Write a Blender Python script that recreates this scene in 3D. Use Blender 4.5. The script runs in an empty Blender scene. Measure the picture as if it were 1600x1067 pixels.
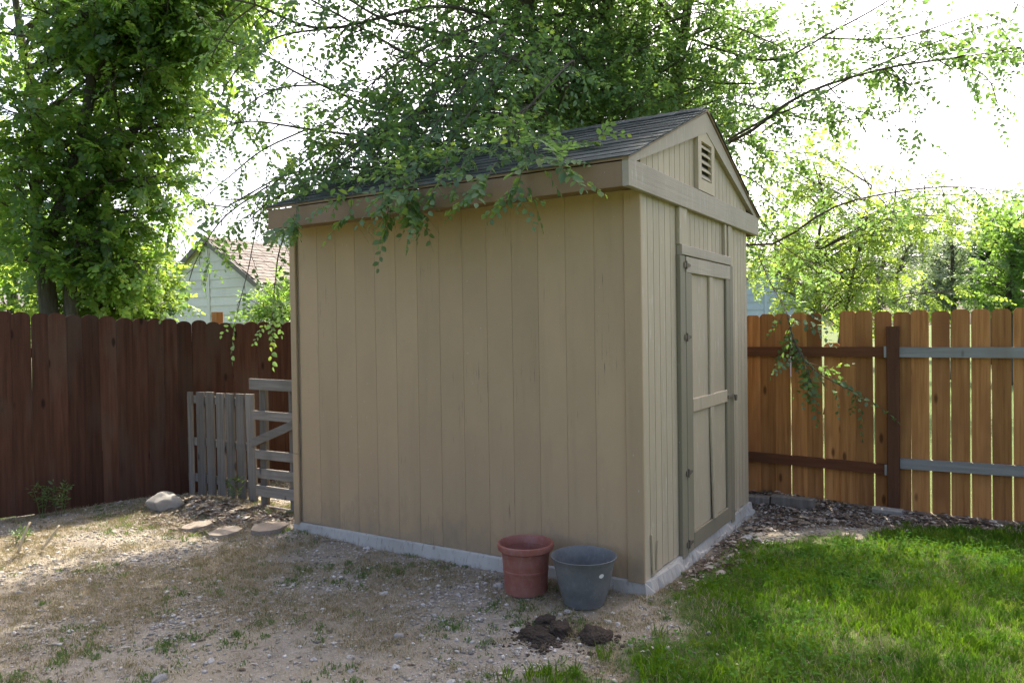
import bpy, math, random
import numpy as np
from mathutils import Vector, Matrix

random.seed(7)
rng = np.random.default_rng(11)
scn = bpy.context.scene
COL = scn.collection

# ------------------------------------------------------------------ camera, sky, sun, exposure
FOCAL, CAM = 1178.0, np.array([1.755, -4.302, 1.643])      # focal length in pixels of a 1600 px wide picture
YAW, PITCH, ROLL = .5566, -.0154, -.0145
_F = np.array([-math.sin(YAW)*math.cos(PITCH), math.cos(YAW)*math.cos(PITCH), math.sin(PITCH)])
_R = np.array([math.cos(YAW), math.sin(YAW), 0.0])
_U = np.cross(_R, _F)
_R2 = _R*math.cos(ROLL) + _U*math.sin(ROLL)
_U2 = _U*math.cos(ROLL) - _R*math.sin(ROLL)
cam_data = bpy.data.cameras.new('camera')
cam_data.sensor_fit = 'HORIZONTAL'; cam_data.sensor_width = 36.0
cam_data.lens = FOCAL/1600*36.0
cam_data.clip_start = .05; cam_data.clip_end = 3000
cam = bpy.data.objects.new('camera', cam_data); COL.objects.link(cam)
cam.matrix_world = Matrix(((_R2[0], _U2[0], -_F[0], CAM[0]), (_R2[1], _U2[1], -_F[1], CAM[1]), (_R2[2], _U2[2], -_F[2], CAM[2]), (0, 0, 0, 1)))
scn.camera = cam

SUN_EL = math.radians(54); SUN_AZ = math.radians(16.2)      # azimuth counter-clockwise from +Y
SUN = np.array([-math.sin(SUN_AZ)*math.cos(SUN_EL), math.cos(SUN_AZ)*math.cos(SUN_EL), math.sin(SUN_EL)])
world = bpy.data.worlds.new('World'); scn.world = world; world.use_nodes = True
wn = world.node_tree.nodes; wl = world.node_tree.links
sky = wn.new('ShaderNodeTexSky'); sky.sky_type = 'NISHITA'; sky.sun_disc = False
sky.sun_elevation = SUN_EL; sky.sun_rotation = -SUN_AZ
sky.air_density = .55; sky.dust_density = 6.0; sky.ozone_density = .6
wl.new(sky.outputs[0], wn['Background'].inputs[0]); wn['Background'].inputs[1].default_value = .15
sun_data = bpy.data.lights.new('sun', 'SUN'); sun_data.energy = 3.0; sun_data.angle = math.radians(.53)
sun_data.color = (1.0, .93, .82)
sun = bpy.data.objects.new('sun', sun_data); COL.objects.link(sun)
sun.rotation_euler = Vector(SUN).to_track_quat('Z', 'Y').to_euler(); sun.location = (0, 0, 20)
scn.view_settings.view_transform = 'Standard'; scn.view_settings.look = 'None'
scn.view_settings.exposure = 1.9; scn.view_settings.gamma = 1.0; scn.view_settings.use_curve_mapping = False
scn.render.engine = 'CYCLES'
scn.cycles.max_bounces = 7; scn.cycles.diffuse_bounces = 4; scn.cycles.glossy_bounces = 2
scn.cycles.transmission_bounces = 4; scn.cycles.transparent_max_bounces = 4
scn.cycles.use_denoising = True; scn.cycles.sample_clamp_indirect = 8

# ------------------------------------------------------------------ pixels to places
def ray(x, y): return _F + _R2*(x-800)/FOCAL - _U2*(y-533.5)/FOCAL
def at(x, y, d): return CAM + ray(x, y)*d
def on_ground(x, y, z=0.0):
    r = ray(x, y); return CAM + r*((z-CAM[2])/r[2])

# ------------------------------------------------------------------ numbers
_GR = rng.random((64, 64))
def vnoise(x, y, s=1.0, o=0):
    x = np.asarray(x, float)*s + 17.3*o; y = np.asarray(y, float)*s + 9.1*o
    xi = np.floor(x).astype(int); yi = np.floor(y).astype(int); fx = x-xi; fy = y-yi
    fx = fx*fx*(3-2*fx); fy = fy*fy*(3-2*fy)
    g = lambda a, b: _GR[a % 64, b % 64]
    return (g(xi, yi)*(1-fx)+g(xi+1, yi)*fx)*(1-fy)+(g(xi, yi+1)*(1-fx)+g(xi+1, yi+1)*fx)*fy
def fbm(x, y, s=1.0, o=0, n=4):
    t = 0; a = .5; w = 0
    for k in range(n):
        t = t + a*vnoise(x, y, s*2**k, o+k); w += a; a *= .5
    return t/w

def sdist(poly, x, y):            # signed distance to a polygon, positive inside
    x = np.asarray(x, float); y = np.asarray(y, float)
    d = np.full(x.shape, 1e9); ins = np.zeros(x.shape, bool); n = len(poly)
    for i in range(n):
        ax, ay = poly[i]; bx, by = poly[(i+1) % n]
        ex, ey = bx-ax, by-ay
        t = np.clip(((x-ax)*ex+(y-ay)*ey)/(ex*ex+ey*ey+1e-12), 0, 1)
        d = np.minimum(d, np.hypot(x-ax-t*ex, y-ay-t*ey))
        c = ((ay > y) != (by > y)) & (x < (bx-ax)*(y-ay)/(by-ay+1e-12)+ax)
        ins ^= c
    return np.where(ins, d, -d)

LAWN = [tuple(on_ground(*p)[:2]) for p in [(1035, 930), (1062, 905), (1110, 872), (1160, 846), (1250, 842), (1330, 838), (1420, 826), (1520, 822), (1600, 826)]]
LAWN += [(2.6, 2.95), (4.5, 3.0), (4.5, -4.0), (.55, -4.0)]
LAWN += [tuple(on_ground(*p)[:2]) for p in [(690, 1130), (740, 1075), (860, 1062), (930, 1052), (1010, 1010), (1050, 965)]]
def lawn_w(x, y): return sdist(LAWN, x, y) + (fbm(x, y, 3.0, 3)-.5)*.5
LITTER = [(.02, .1), (.10, .02), (.42, .75), (.25, 1.6), (.6, 2.15), (1.4, 2.55), (2.3, 2.8), (2.3, 3.1), (-1.0, 3.2), (-.6, 2.5), (.05, 2.5)]
def litter_w(x, y): return sdist(LITTER, x, y) + (fbm(x, y, 4.0, 8)-.5)*.2

def gh(x, y):                      # height of the ground
    x = np.asarray(x, float); y = np.asarray(y, float)
    near = np.exp(-((x+1)**2+(y)**2)/90.)
    h = (fbm(x, y, .8, 1)-.5)*.05*near + (fbm(x, y, 5, 2, 3)-.5)*.022*near
    h += .10*np.exp(-(((x+4.45)/.55)**2+((y-.12)/.36)**2)) + .05*np.exp(-(((x+3.3)/.5)**2+((y+.05)/.3)**2))
    h += .05*np.exp(-(((x-.1)/.9)**2+((y-2.95)/.35)**2))
    h += .02*np.clip(lawn_w(x, y)*4, 0, 1)*near
    return h

# ------------------------------------------------------------------ mesh helpers
def mesh(name, verts, faces, mat, smooth=False):
    me = bpy.data.meshes.new(name)
    me.from_pydata([tuple(map(float, v)) for v in verts], [], [tuple(map(int, f)) for f in faces])
    if mat: me.materials.append(mat)
    if smooth: me.polygons.foreach_set('use_smooth', [True]*len(me.polygons))
    me.update(); return me
def tri_mesh(name, verts, tris, mat, smooth=False):       # big numpy meshes
    me = bpy.data.meshes.new(name); v = np.ascontiguousarray(verts, np.float32); t = np.ascontiguousarray(tris, np.int32)
    me.vertices.add(len(v)); me.vertices.foreach_set('co', v.ravel())
    me.loops.add(t.size); me.loops.foreach_set('vertex_index', t.ravel())
    me.polygons.add(len(t)); me.polygons.foreach_set('loop_start', np.arange(0, t.size, 3, dtype=np.int32))
    if smooth: me.polygons.foreach_set('use_smooth', np.ones(len(t), bool))
    me.materials.append(mat); me.update(); me.validate(); return me
def link(name, me, parent=None, loc=(0, 0, 0), rot=None):
    o = bpy.data.objects.new(name, me); COL.objects.link(o); o.location = tuple(map(float, loc))
    if rot is not None: o.rotation_euler = rot
    if parent: o.parent = parent
    return o
def tag(o, label=None, cat=None, group=None, kind=None):
    if label: o['label'] = label
    if cat: o['category'] = cat
    if group: o['group'] = group
    if kind: o['kind'] = kind
    return o
def thing(name, label, cat, loc, group=None, rz=0):
    o = bpy.data.objects.new(name, None); COL.objects.link(o); o.location = tuple(map(float, loc)); o.rotation_euler = (0, 0, rz)
    o.empty_display_size = .2
    return tag(o, label, cat, group)
def box(x0, x1, y0, y1, z0, z1, c=0.0, axis=2):
    """box, its four long edges chamfered by c along axis"""
    lo = [x0, y0, z0]; hi = [x1, y1, z1]; a, b = [k for k in range(3) if k != axis]
    if c > 0:
        c = min(c, (hi[a]-lo[a])*.4, (hi[b]-lo[b])*.4)
        pr = [(lo[a]+c, lo[b]), (hi[a]-c, lo[b]), (hi[a], lo[b]+c), (hi[a], hi[b]-c), (hi[a]-c, hi[b]), (lo[a]+c, hi[b]), (lo[a], hi[b]-c), (lo[a], lo[b]+c)]
    else:
        pr = [(lo[a], lo[b]), (hi[a], lo[b]), (hi[a], hi[b]), (lo[a], hi[b])]
    n = len(pr); V = []
    for w in (lo[axis], hi[axis]):
        for p in pr:
            v = [0, 0, 0]; v[a], v[b], v[axis] = p[0], p[1], w; V.append(v)
    Fc = [list(range(n))[::-1], list(range(n, 2*n))] + [[i, (i+1) % n, n+(i+1) % n, n+i] for i in range(n)]
    if axis == 1: Fc = [f[::-1] for f in Fc]
    return V, Fc
def prism(poly, d):                # polygon in 3d extruded by vector d
    n = len(poly); d = np.asarray(d, float); P = [np.asarray(p, float) for p in poly]
    V = P + [p+d for p in P]
    return V, [list(range(n))[::-1], list(range(n, 2*n))] + [[i, (i+1) % n, n+(i+1) % n, n+i] for i in range(n)]
def part(name, vf, mat, root, parent=None, smooth=False):
    """a part given in world coordinates, stored relative to its thing's base"""
    b = np.array(root.location)
    return link(name, mesh(name, [np.asarray(v)-b for v in vf[0]], vf[1], mat, smooth), parent or root)
def tube(pts, rad, n=6):
    pts = np.asarray(pts, float); rad = np.broadcast_to(np.asarray(rad, float), (len(pts),)); V = []; Fc = []
    T = np.gradient(pts, axis=0); T /= np.linalg.norm(T, axis=1)[:, None]+1e-9
    u = np.cross(T[0], [0, 0, 1.0]); 
    if np.linalg.norm(u) < .1: u = np.cross(T[0], [1.0, 0, 0])
    u /= np.linalg.norm(u)
    for i in range(len(pts)):
        u = u - T[i]*(u@T[i]); u /= np.linalg.norm(u)+1e-9; w = np.cross(T[i], u)
        for k in range(n):
            a = 2*math.pi*k/n; V.append(pts[i]+rad[i]*(u*math.cos(a)+w*math.sin(a)))
    for i in range(len(pts)-1):
        for k in range(n): Fc.append((i*n+k, i*n+(k+1) % n, (i+1)*n+(k+1) % n, (i+1)*n+k))
    Fc.append(tuple(range(n))[::-1]); Fc.append(tuple((len(pts)-1)*n+k for k in range(n)))
    return V, Fc
def lathe(prof, n=48):
    V = []; Fc = []
    for r, z in prof:
        for k in range(n):
            a = 2*math.pi*k/n; V.append((r*math.cos(a), r*math.sin(a), z))
    for i in range(len(prof)-1):
        for k in range(n): Fc.append((i*n+k, i*n+(k+1) % n, (i+1)*n+(k+1) % n, (i+1)*n+k))
    Fc.append(tuple((len(prof)-1)*n+k for k in range(n)))
    return V, Fc
def merge(*vfs):
    V = []; Fc = []
    for v, f in vfs:
        o = len(V); V += list(v); Fc += [[i+o for i in q] for q in f]
    return V, Fc
def spline(pts, n):
    P = np.asarray(pts, float); m = len(P)-1; out = []
    for t in np.linspace(0, m, n):
        i = min(int(t), m-1); f = t-i
        p0, p1, p2, p3 = P[max(i-1, 0)], P[i], P[i+1], P[min(i+2, m)]
        out.append(.5*((2*p1)+(p2-p0)*f+(2*p0-5*p1+4*p2-p3)*f*f+(-p0+3*p1-3*p2+p3)*f**3))
    return np.array(out)
import bmesh
def rock_mesh(name, mat, seed, sub=2, amp=.35, squash=(1, 1, .6), smooth=True, fine=.0):
    r = np.random.default_rng(seed); bm = bmesh.new(); bmesh.ops.create_icosphere(bm, subdivisions=sub, radius=1)
    dirs = r.normal(size=(9, 3)); dirs /= np.linalg.norm(dirs, axis=1)[:, None]; cut = r.uniform(.62, .95, 9)
    for v in bm.verts:
        p = np.array(v.co); k = 1.0
        for d, c in zip(dirs, cut):
            q = p@d
            if q > c: k = min(k, c/q)
        p = p*k*(1+amp*.25*math.sin(3*p[0]+seed)*math.cos(4*p[1]-seed)+fine*r.uniform(-1, 1))
        v.co = p*np.array(squash)
    me = bpy.data.meshes.new(name); bm.to_mesh(me); bm.free(); me.materials.append(mat)
    if smooth: me.polygons.foreach_set('use_smooth', [True]*len(me.polygons))
    me.update(); return me

# ------------------------------------------------------------------ materials
def new_mat(name):
    m = bpy.data.materials.new(name); m.use_nodes = True; nt = m.node_tree
    return m, nt, nt.nodes['Principled BSDF'], nt.nodes['Material Output']
def N(nt, t, **kw):
    n = nt.nodes.new(t)
    for k, v in kw.items():
        if k.startswith('i_'):
            key = k[2:]; key = int(key) if key.isdigit() else key.replace('_', ' ')
            n.inputs[key].default_value = v
        else: setattr(n, k, v)
    return n
def rgba(c): return (c[0], c[1], c[2], 1)
def ramp(nt, src, stops):
    r = nt.nodes.new('ShaderNodeValToRGB'); el = r.color_ramp.elements
    while len(el) > 1: el.remove(el[-1])
    el[0].position = stops[0][0]; el[0].color = rgba(stops[0][1])
    for p, c in stops[1:]:
        e = el.new(p); e.color = rgba(c)
    nt.links.new(src, r.inputs[0]); return r.outputs[0]
def mixc(nt, fac, a, b, mode='MIX'):
    m = nt.nodes.new('ShaderNodeMix'); m.data_type = 'RGBA'; m.blend_type = mode; m.clamp_factor = True
    for i, v in ((0, fac), (6, a), (7, b)):
        if hasattr(v, 'is_linked'): nt.links.new(v, m.inputs[i])
        else: m.inputs[i].default_value = rgba(v) if i else v
    return m.outputs[2]
def coords(nt, scale, per_object=True):
    tc = N(nt, 'ShaderNodeTexCoord'); mp = N(nt, 'ShaderNodeMapping'); mp.inputs['Scale'].default_value = scale
    nt.links.new(tc.outputs['Object'], mp.inputs[0])
    if per_object:
        oi = N(nt, 'ShaderNodeObjectInfo'); mu = N(nt, 'ShaderNodeMath', operation='MULTIPLY', i_1=37.0)
        nt.links.new(oi.outputs['Random'], mu.inputs[0]); nt.links.new(mu.outputs[0], mp.inputs['Location'])
    return mp.outputs[0]
def noise(nt, vec, scale, detail=4, rough=.6):
    n = N(nt, 'ShaderNodeTexNoise', i_Scale=scale, i_Detail=detail, i_Roughness=rough)
    nt.links.new(vec, n.inputs['Vector']); return n.outputs[0]
def bump(nt, bsdf, h, strength=.3, dist=.01):
    b = N(nt, 'ShaderNodeBump', i_Strength=strength, i_Distance=dist)
    nt.links.new(h, b.inputs['Height']); nt.links.new(b.outputs[0], bsdf.inputs['Normal'])
def maprange(nt, src, a, b, c=0., d=1.):
    m = N(nt, 'ShaderNodeMapRange', i_1=a, i_2=b, i_3=c, i_4=d); nt.links.new(src, m.inputs[0]); return m.outputs[0]

def wood(name, cols, grain=(28, 28, 1.3), rough=.85, rnd=.35, bs=.5, knots=True, spec=.25):
    """weathered wood: grain along local z, tone differs from piece to piece"""
    m, nt, b, out = new_mat(name); v = coords(nt, grain)
    g = noise(nt, v, 1.0, 6, .65); c = ramp(nt, g, [(.25, cols[0]), (.5, cols[1]), (.75, cols[2])])
    v2 = coords(nt, (3, 3, .9)); p = noise(nt, v2, 1.0, 3, .6)
    c = mixc(nt, maprange(nt, p, .5, .72), c, cols[3])
    oi = N(nt, 'ShaderNodeObjectInfo'); hs = N(nt, 'ShaderNodeHueSaturation')
    nt.links.new(maprange(nt, oi.outputs['Random'], 0, 1, 1-rnd, 1+rnd), hs.inputs['Value'])
    nt.links.new(c, hs.inputs['Color']); c = hs.outputs[0]
    if knots:
        vo = N(nt, 'ShaderNodeTexVoronoi', i_Scale=1.0); nt.links.new(coords(nt, (6, 6, 2.2)), vo.inputs['Vector'])
        c = mixc(nt, maprange(nt, vo.outputs['Distance'], .06, .13, .8, 0), c, tuple(k*.3 for k in cols[0]))
    nt.links.new(c, b.inputs['Base Color']); b.inputs['Roughness'].default_value = rough; b.inputs['Specular IOR Level'].default_value = spec
    bump(nt, b, g, bs, .004); return m

def paint(name, col, dirt, grain=(55, 55, 2.0), bs=.35, wear=None, rough=.62, stain=False):
    """old exterior paint over rough sawn wood"""
    m, nt, b, out = new_mat(name); v = coords(nt, grain, False); g = noise(nt, v, 1.0, 5, .7)
    big = noise(nt, coords(nt, (1.3, 1.3, .8)), 1.0, 5, .6)
    c = mixc(nt, maprange(nt, big, .35, .7), col, dirt)
    streak = noise(nt, coords(nt, (9, 9, .7)), 1.0, 4, .6)
    c = mixc(nt, maprange(nt, streak, .55, .8, 0, .35), c, tuple(k*.72 for k in dirt))
    oi = N(nt, 'ShaderNodeObjectInfo'); hs = N(nt, 'ShaderNodeHueSaturation')
    nt.links.new(maprange(nt, oi.outputs['Random'], 0, 1, .95, 1.05), hs.inputs['Value']); nt.links.new(c, hs.inputs['Color']); c = hs.outputs[0]
    sp = noise(nt, coords(nt, (60, 60, 35)), 1.0, 2, .5)
    c = mixc(nt, maprange(nt, sp, .74, .78, 0, .6), c, (.52, .48, .42))
    c = mixc(nt, maprange(nt, sp, .215, .19, 0, .7), c, (.07, .055, .04))
    if stain:
        tc = N(nt, 'ShaderNodeTexCoord'); sx = N(nt, 'ShaderNodeSeparateXYZ'); nt.links.new(tc.outputs['Object'], sx.inputs[0]); w = noise(nt, coords(nt, (7, 7, 4.5)), 1.0, 6, .7)
        ad = N(nt, 'ShaderNodeMath', operation='MULTIPLY_ADD', i_1=-1.1); nt.links.new(sx.outputs['Z'], ad.inputs[0]); nt.links.new(w, ad.inputs[2])
        c = mixc(nt, maprange(nt, ad.outputs[0], .12, .5, 0, .55), c, (.20, .165, .12))          # mud splashed up from the soil
        ck = noise(nt, coords(nt, (95, 95, 3.2)), 1.0, 4, .7); pt = noise(nt, coords(nt, (2.2, 2.2, 1.6)), 1.0, 3, .5); mu = N(nt, 'ShaderNodeMath', operation='MULTIPLY'); nt.links.new(maprange(nt, ck, .60, .68), mu.inputs[0]); nt.links.new(maprange(nt, pt, .55, .65), mu.inputs[1])
        c = mixc(nt, mu.outputs[0], c, (.15, .115, .08))                                          # checked paint
    if wear:
        w = noise(nt, coords(nt, (40, 40, 5)), 1.0, 5, .7)
        c = mixc(nt, maprange(nt, w, .56, .66, 0, .75), c, wear)
    nt.links.new(c, b.inputs['Base Color']); b.inputs['Roughness'].default_value = rough; b.inputs['Specular IOR Level'].default_value = .35
    bump(nt, b, g, bs, .003); return m

def leaf_mat(name, a, b_, tr, gloss=.12, tfac=.45, hue=.03):
    """leaf: front colour differs from leaf to leaf, light comes through"""
    m, nt, b, out = new_mat(name); nt.nodes.remove(b)
    ge = N(nt, 'ShaderNodeNewGeometry'); oi = N(nt, 'ShaderNodeObjectInfo')
    ad = N(nt, 'ShaderNodeMath', operation='ADD'); nt.links.new(ge.outputs['Random Per Island'], ad.inputs[0]); nt.links.new(oi.outputs['Random'], ad.inputs[1])
    fr = N(nt, 'ShaderNodeMath', operation='FRACT'); nt.links.new(ad.outputs[0], fr.inputs[0])
    c = mixc(nt, fr.outputs[0], a, b_)
    c2 = mixc(nt, fr.outputs[0], tuple(.75*k for k in tr), tuple(1.15*k for k in tr))
    d = N(nt, 'ShaderNodeBsdfDiffuse'); t = N(nt, 'ShaderNodeBsdfTranslucent'); g = N(nt, 'ShaderNodeBsdfGlossy', i_Roughness=.5)
    g.inputs['Color'].default_value = (.8, .85, .8, 1)
    nt.links.new(c, d.inputs[0]); nt.links.new(c2, t.inputs[0])
    s1 = N(nt, 'ShaderNodeMixShader', i_0=tfac); nt.links.new(d.outputs[0], s1.inputs[1]); nt.links.new(t.outputs[0], s1.inputs[2])
    s2 = N(nt, 'ShaderNodeMixShader', i_0=gloss); nt.links.new(s1.outputs[0], s2.inputs[1]); nt.links.new(g.outputs[0], s2.inputs[2])
    nt.links.new(s2.outputs[0], out.inputs[0]); return m

def patchy(m, s1, dark, yel):
    nt = m.node_tree; d = [n for n in nt.nodes if n.type == 'BSDF_DIFFUSE'][0]; t = [n for n in nt.nodes if n.type == 'BSDF_TRANSLUCENT'][0]
    n1 = noise(nt, coords(nt, (1, 1, .01), False), s1, 4, .6); n2 = noise(nt, coords(nt, (1, 1, .01), False), s1*2.3, 3, .6)
    for b in (d, t):
        src = b.inputs[0].links[0].from_socket; k = 1.0 if b is d else 2.4
        c = mixc(nt, maprange(nt, n1, .45, .68, 0, .8), src, tuple(k*q for q in dark)); c = mixc(nt, maprange(nt, n2, .52, .72, 0, .7), c, tuple(k*q for q in yel)); nt.links.new(c, b.inputs[0])
def speckle(name, stops, rough=.9, scale=60, bs=.6, island=True, spec=.2):
    """stone, clod, litter: a tone for each piece and fine speckle"""
    m, nt, b, out = new_mat(name); ge = N(nt, 'ShaderNodeNewGeometry'); oi = N(nt, 'ShaderNodeObjectInfo')
    ad = N(nt, 'ShaderNodeMath', operation='ADD'); nt.links.new(ge.outputs['Random Per Island'], ad.inputs[0]); nt.links.new(oi.outputs['Random'], ad.inputs[1])
    fr = N(nt, 'ShaderNodeMath', operation='FRACT'); nt.links.new(ad.outputs[0], fr.inputs[0])
    c = ramp(nt, fr.outputs[0], stops); n = noise(nt, coords(nt, (1, 1, 1)), scale, 5, .7)
    c = mixc(nt, maprange(nt, n, .3, .7), c, (.55, .52, .48), 'OVERLAY') if False else mixc(nt, .5, c, ramp(nt, n, [(.3, (.35, .33, .3)), (.7, (.95, .92, .88))]), 'MULTIPLY')
    nt.links.new(c, b.inputs['Base Color']); b.inputs['Roughness'].default_value = rough; b.inputs['Specular IOR Level'].default_value = spec
    bump(nt, b, n, bs, .01); return m

M = {}
M['wall_paint'] = paint('tan_wall_paint', (.455, .318, .178), (.39, .276, .156), bs=.3, stain=True)
M['gable_paint'] = paint('tan_gable_paint', (.50, .405, .27), (.42, .345, .23), bs=.6, wear=(.57, .50, .38))
M['trim_paint'] = paint('tan_trim_paint', (.43, .355, .26), (.35, .295, .215), bs=.7, wear=(.48, .43, .35))
M['band_paint'] = paint('gray_tan_band_paint', (.43, .36, .265), (.35, .295, .22), grain=(45, 2.5, 60), bs=1.0, wear=(.50, .44, .36))
M['door_paint'] = paint('olive_trim_paint', (.25, .215, .14), (.21, .18, .12), bs=.4)
M['fascia_paint'] = paint('brown_fascia_paint', (.275, .178, .098), (.23, .15, .084), bs=.25)
M['red_fence'] = wood('red_stained_wood', [(.038, .017, .010), (.074, .032, .018), (.108, .050, .030), (.088, .056, .038)], rnd=.34)
M['cedar'] = wood('cedar_wood', [(.27, .105, .028), (.48, .215, .066), (.60, .30, .105), (.32, .135, .046)], rnd=.3)
M['stained_rail'] = wood('brown_stained_wood', [(.11, .04, .018), (.17, .065, .028), (.21, .085, .04), (.13, .06, .03)], grain=(1.3, 28, 28), rnd=.15)
M['post_wood'] = wood('dark_post_wood', [(.085, .035, .017), (.125, .055, .027), (.155, .07, .036), (.09, .045, .025)], rnd=.1)
M['gray_rail'] = wood('gray_treated_wood', [(.20, .19, .165), (.29, .28, .25), (.37, .355, .32), (.24, .22, .18)], grain=(1.3, 28, 28), rnd=.1)
M['gray_slat'] = wood('weathered_gray_wood', [(.11, .094, .072), (.195, .172, .14), (.28, .25, .21), (.15, .13, .10)], rnd=.25, bs=.8)
M['gray_board'] = wood('weathered_gray_plank', [(.14, .12, .094), (.235, .21, .172), (.32, .29, .245), (.18, .158, .126)], grain=(1.5, 26, 26), rnd=.25, bs=.8)
M['bark'] = wood('elm_bark', [(.05, .04, .03), (.10, .085, .065), (.16, .14, .11), (.08, .07, .05)], grain=(22, 22, 5), rnd=.1, bs=1.0, knots=False)
M['twig'] = wood('twig_bark', [(.10, .075, .05), (.14, .11, .075), (.18, .14, .10), (.12, .10, .07)], grain=(22, 22, 22), rnd=.1, knots=False)
M['stalk'] = wood('dry_stalk', [(.38, .31, .2), (.48, .40, .27), (.55, .47, .33), (.42, .35, .23)], grain=(22, 22, 5), rnd=.1, knots=False)
M['elm_leaf'] = leaf_mat('elm_leaf', (.062, .135, .055), (.115, .205, .070), (.24, .41, .085), gloss=.05, tfac=.5)
M['yellow_leaf'] = leaf_mat('yellow_green_leaf', (.078, .155, .035), (.125, .205, .045), (.36, .50, .07), gloss=.05, tfac=.6)
M['left_leaf'] = leaf_mat('broad_tree_leaf', (.050, .118, .034), (.090, .170, .042), (.26, .45, .06), gloss=.05, tfac=.6)
M['dark_leaf'] = leaf_mat('dark_leaf', (.022, .065, .022), (.045, .10, .030), (.10, .24, .03), gloss=.08, tfac=.4)
M['gray_leaf'] = leaf_mat('silvery_leaf', (.10, .15, .085), (.15, .20, .12), (.26, .36, .14), gloss=.08, tfac=.4)
M['grass'] = leaf_mat('lawn_grass', (.050, .120, .014), (.095, .175, .02), (.20, .37, .015), gloss=.0, tfac=.45)
patchy(M['grass'], 1.9, (.030, .085, .014), (.15, .19, .03))
M['clover'] = leaf_mat('clover_leaf', (.050, .13, .025), (.085, .175, .035), (.18, .34, .03), gloss=.0, tfac=.4)
M['straw'] = leaf_mat('dry_grass', (.35, .285, .175), (.53, .45, .305), (.38, .30, .17), gloss=.0, tfac=.3)
M['olive_grass'] = leaf_mat('olive_dry_grass', (.20, .175, .075), (.44, .365, .205), (.27, .24, .10), gloss=.0, tfac=.3)
M['weed'] = leaf_mat('weed_leaf', (.075, .125, .036), (.125, .185, .055), (.22, .34, .06), gloss=.04, tfac=.4)
M['gravel'] = speckle('gravel', [(0, (.24, .22, .19)), (.4, (.42, .39, .34)), (.75, (.57, .53, .48)), (1, (.82, .79, .73))], scale=90)
M['pale_stone'] = speckle('pale_stone', [(0, (.42, .40, .37)), (.5, (.60, .57, .53)), (1, (.72, .70, .66))], scale=40)
M['boulder'] = speckle('gray_boulder', [(0, (.32, .30, .265)), (1, (.36, .34, .30))], scale=14)
M['paver'] = speckle('tan_paver', [(0, (.30, .25, .20)), (1, (.38, .33, .27))], scale=70, bs=.4)
M['litter'] = speckle('leaf_litter', [(0, (.09, .065, .045)), (.4, (.17, .13, .095)), (.75, (.30, .25, .20)), (1, (.52, .47, .41))], scale=40, bs=.2)
M['soil_clod'] = speckle('wet_soil', [(0, (.075, .056, .041)), (1, (.12, .093, .070))], scale=55, bs=1.0)
M['slab'] = paint('dirty_slab_concrete', (.46, .44, .39), (.33, .31, .265), grain=(30, 30, 30), bs=.8, wear=(.22, .19, .15), rough=.9)
M['concrete'] = speckle('concrete', [(0, (.36, .34, .30)), (1, (.40, .38, .34))], scale=18, bs=.5)
M['metal_gray'] = new_mat('galvanised')[0]
_b = M['metal_gray'].node_tree.nodes['Principled BSDF']; _b.inputs['Base Color'].default_value = (.42, .42, .40, 1); _b.inputs['Metallic'].default_value = .6; _b.inputs['Roughness'].default_value = .5
M['rust'] = wood('rusty_iron', [(.10, .08, .055), (.15, .12, .085), (.19, .16, .11), (.09, .06, .04)], grain=(30, 30, 30), knots=False)
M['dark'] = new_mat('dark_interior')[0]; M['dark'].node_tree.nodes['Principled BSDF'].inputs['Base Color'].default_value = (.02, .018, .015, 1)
M['house_white'] = paint('white_house_paint', (.86, .83, .79), (.79, .76, .72), grain=(3, 3, 30), bs=.1)
M['house_trim'] = paint('gray_house_trim', (.22, .20, .18), (.18, .165, .15), bs=.2)
M['house_blue'] = paint('pale_blue_house_paint', (.52, .60, .68), (.46, .54, .62), grain=(3, 3, 30), bs=.1)

def shingle_mat(name, cols, rnd):
    m, nt, b, out = new_mat(name); n = noise(nt, coords(nt, (1, 1, 1)), 140, 3, .7); p = noise(nt, coords(nt, (1, 1, 1)), 5, 4, .6)
    c = ramp(nt, n, [(.3, cols[0]), (.55, cols[1]), (.8, cols[2])]); c = mixc(nt, maprange(nt, p, .5, .7, 0, .6), c, cols[3])
    oi = N(nt, 'ShaderNodeObjectInfo'); ge = N(nt, 'ShaderNodeNewGeometry'); ad = N(nt, 'ShaderNodeMath', operation='ADD'); fr = N(nt, 'ShaderNodeMath', operation='FRACT')
    nt.links.new(oi.outputs['Random'], ad.inputs[0]); nt.links.new(ge.outputs['Random Per Island'], ad.inputs[1]); nt.links.new(ad.outputs[0], fr.inputs[0])
    hs = N(nt, 'ShaderNodeHueSaturation'); nt.links.new(maprange(nt, fr.outputs[0], 0, 1, 1-rnd, 1+rnd), hs.inputs['Value']); nt.links.new(c, hs.inputs['Color'])
    nt.links.new(hs.outputs[0], b.inputs['Base Color']); b.inputs['Roughness'].default_value = .85; b.inputs['Specular IOR Level'].default_value = .3
    bump(nt, b, n, .6, .004); return m
M['shingle'] = shingle_mat('gray_asphalt_shingle', [(.038, .044, .042), (.064, .074, .070), (.11, .12, .112), (.05, .066, .05)], .3)
M['brown_shingle'] = shingle_mat('brown_house_shingle', [(.09, .075, .062), (.15, .125, .105), (.21, .18, .15), (.12, .10, .085)], .3)

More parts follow.
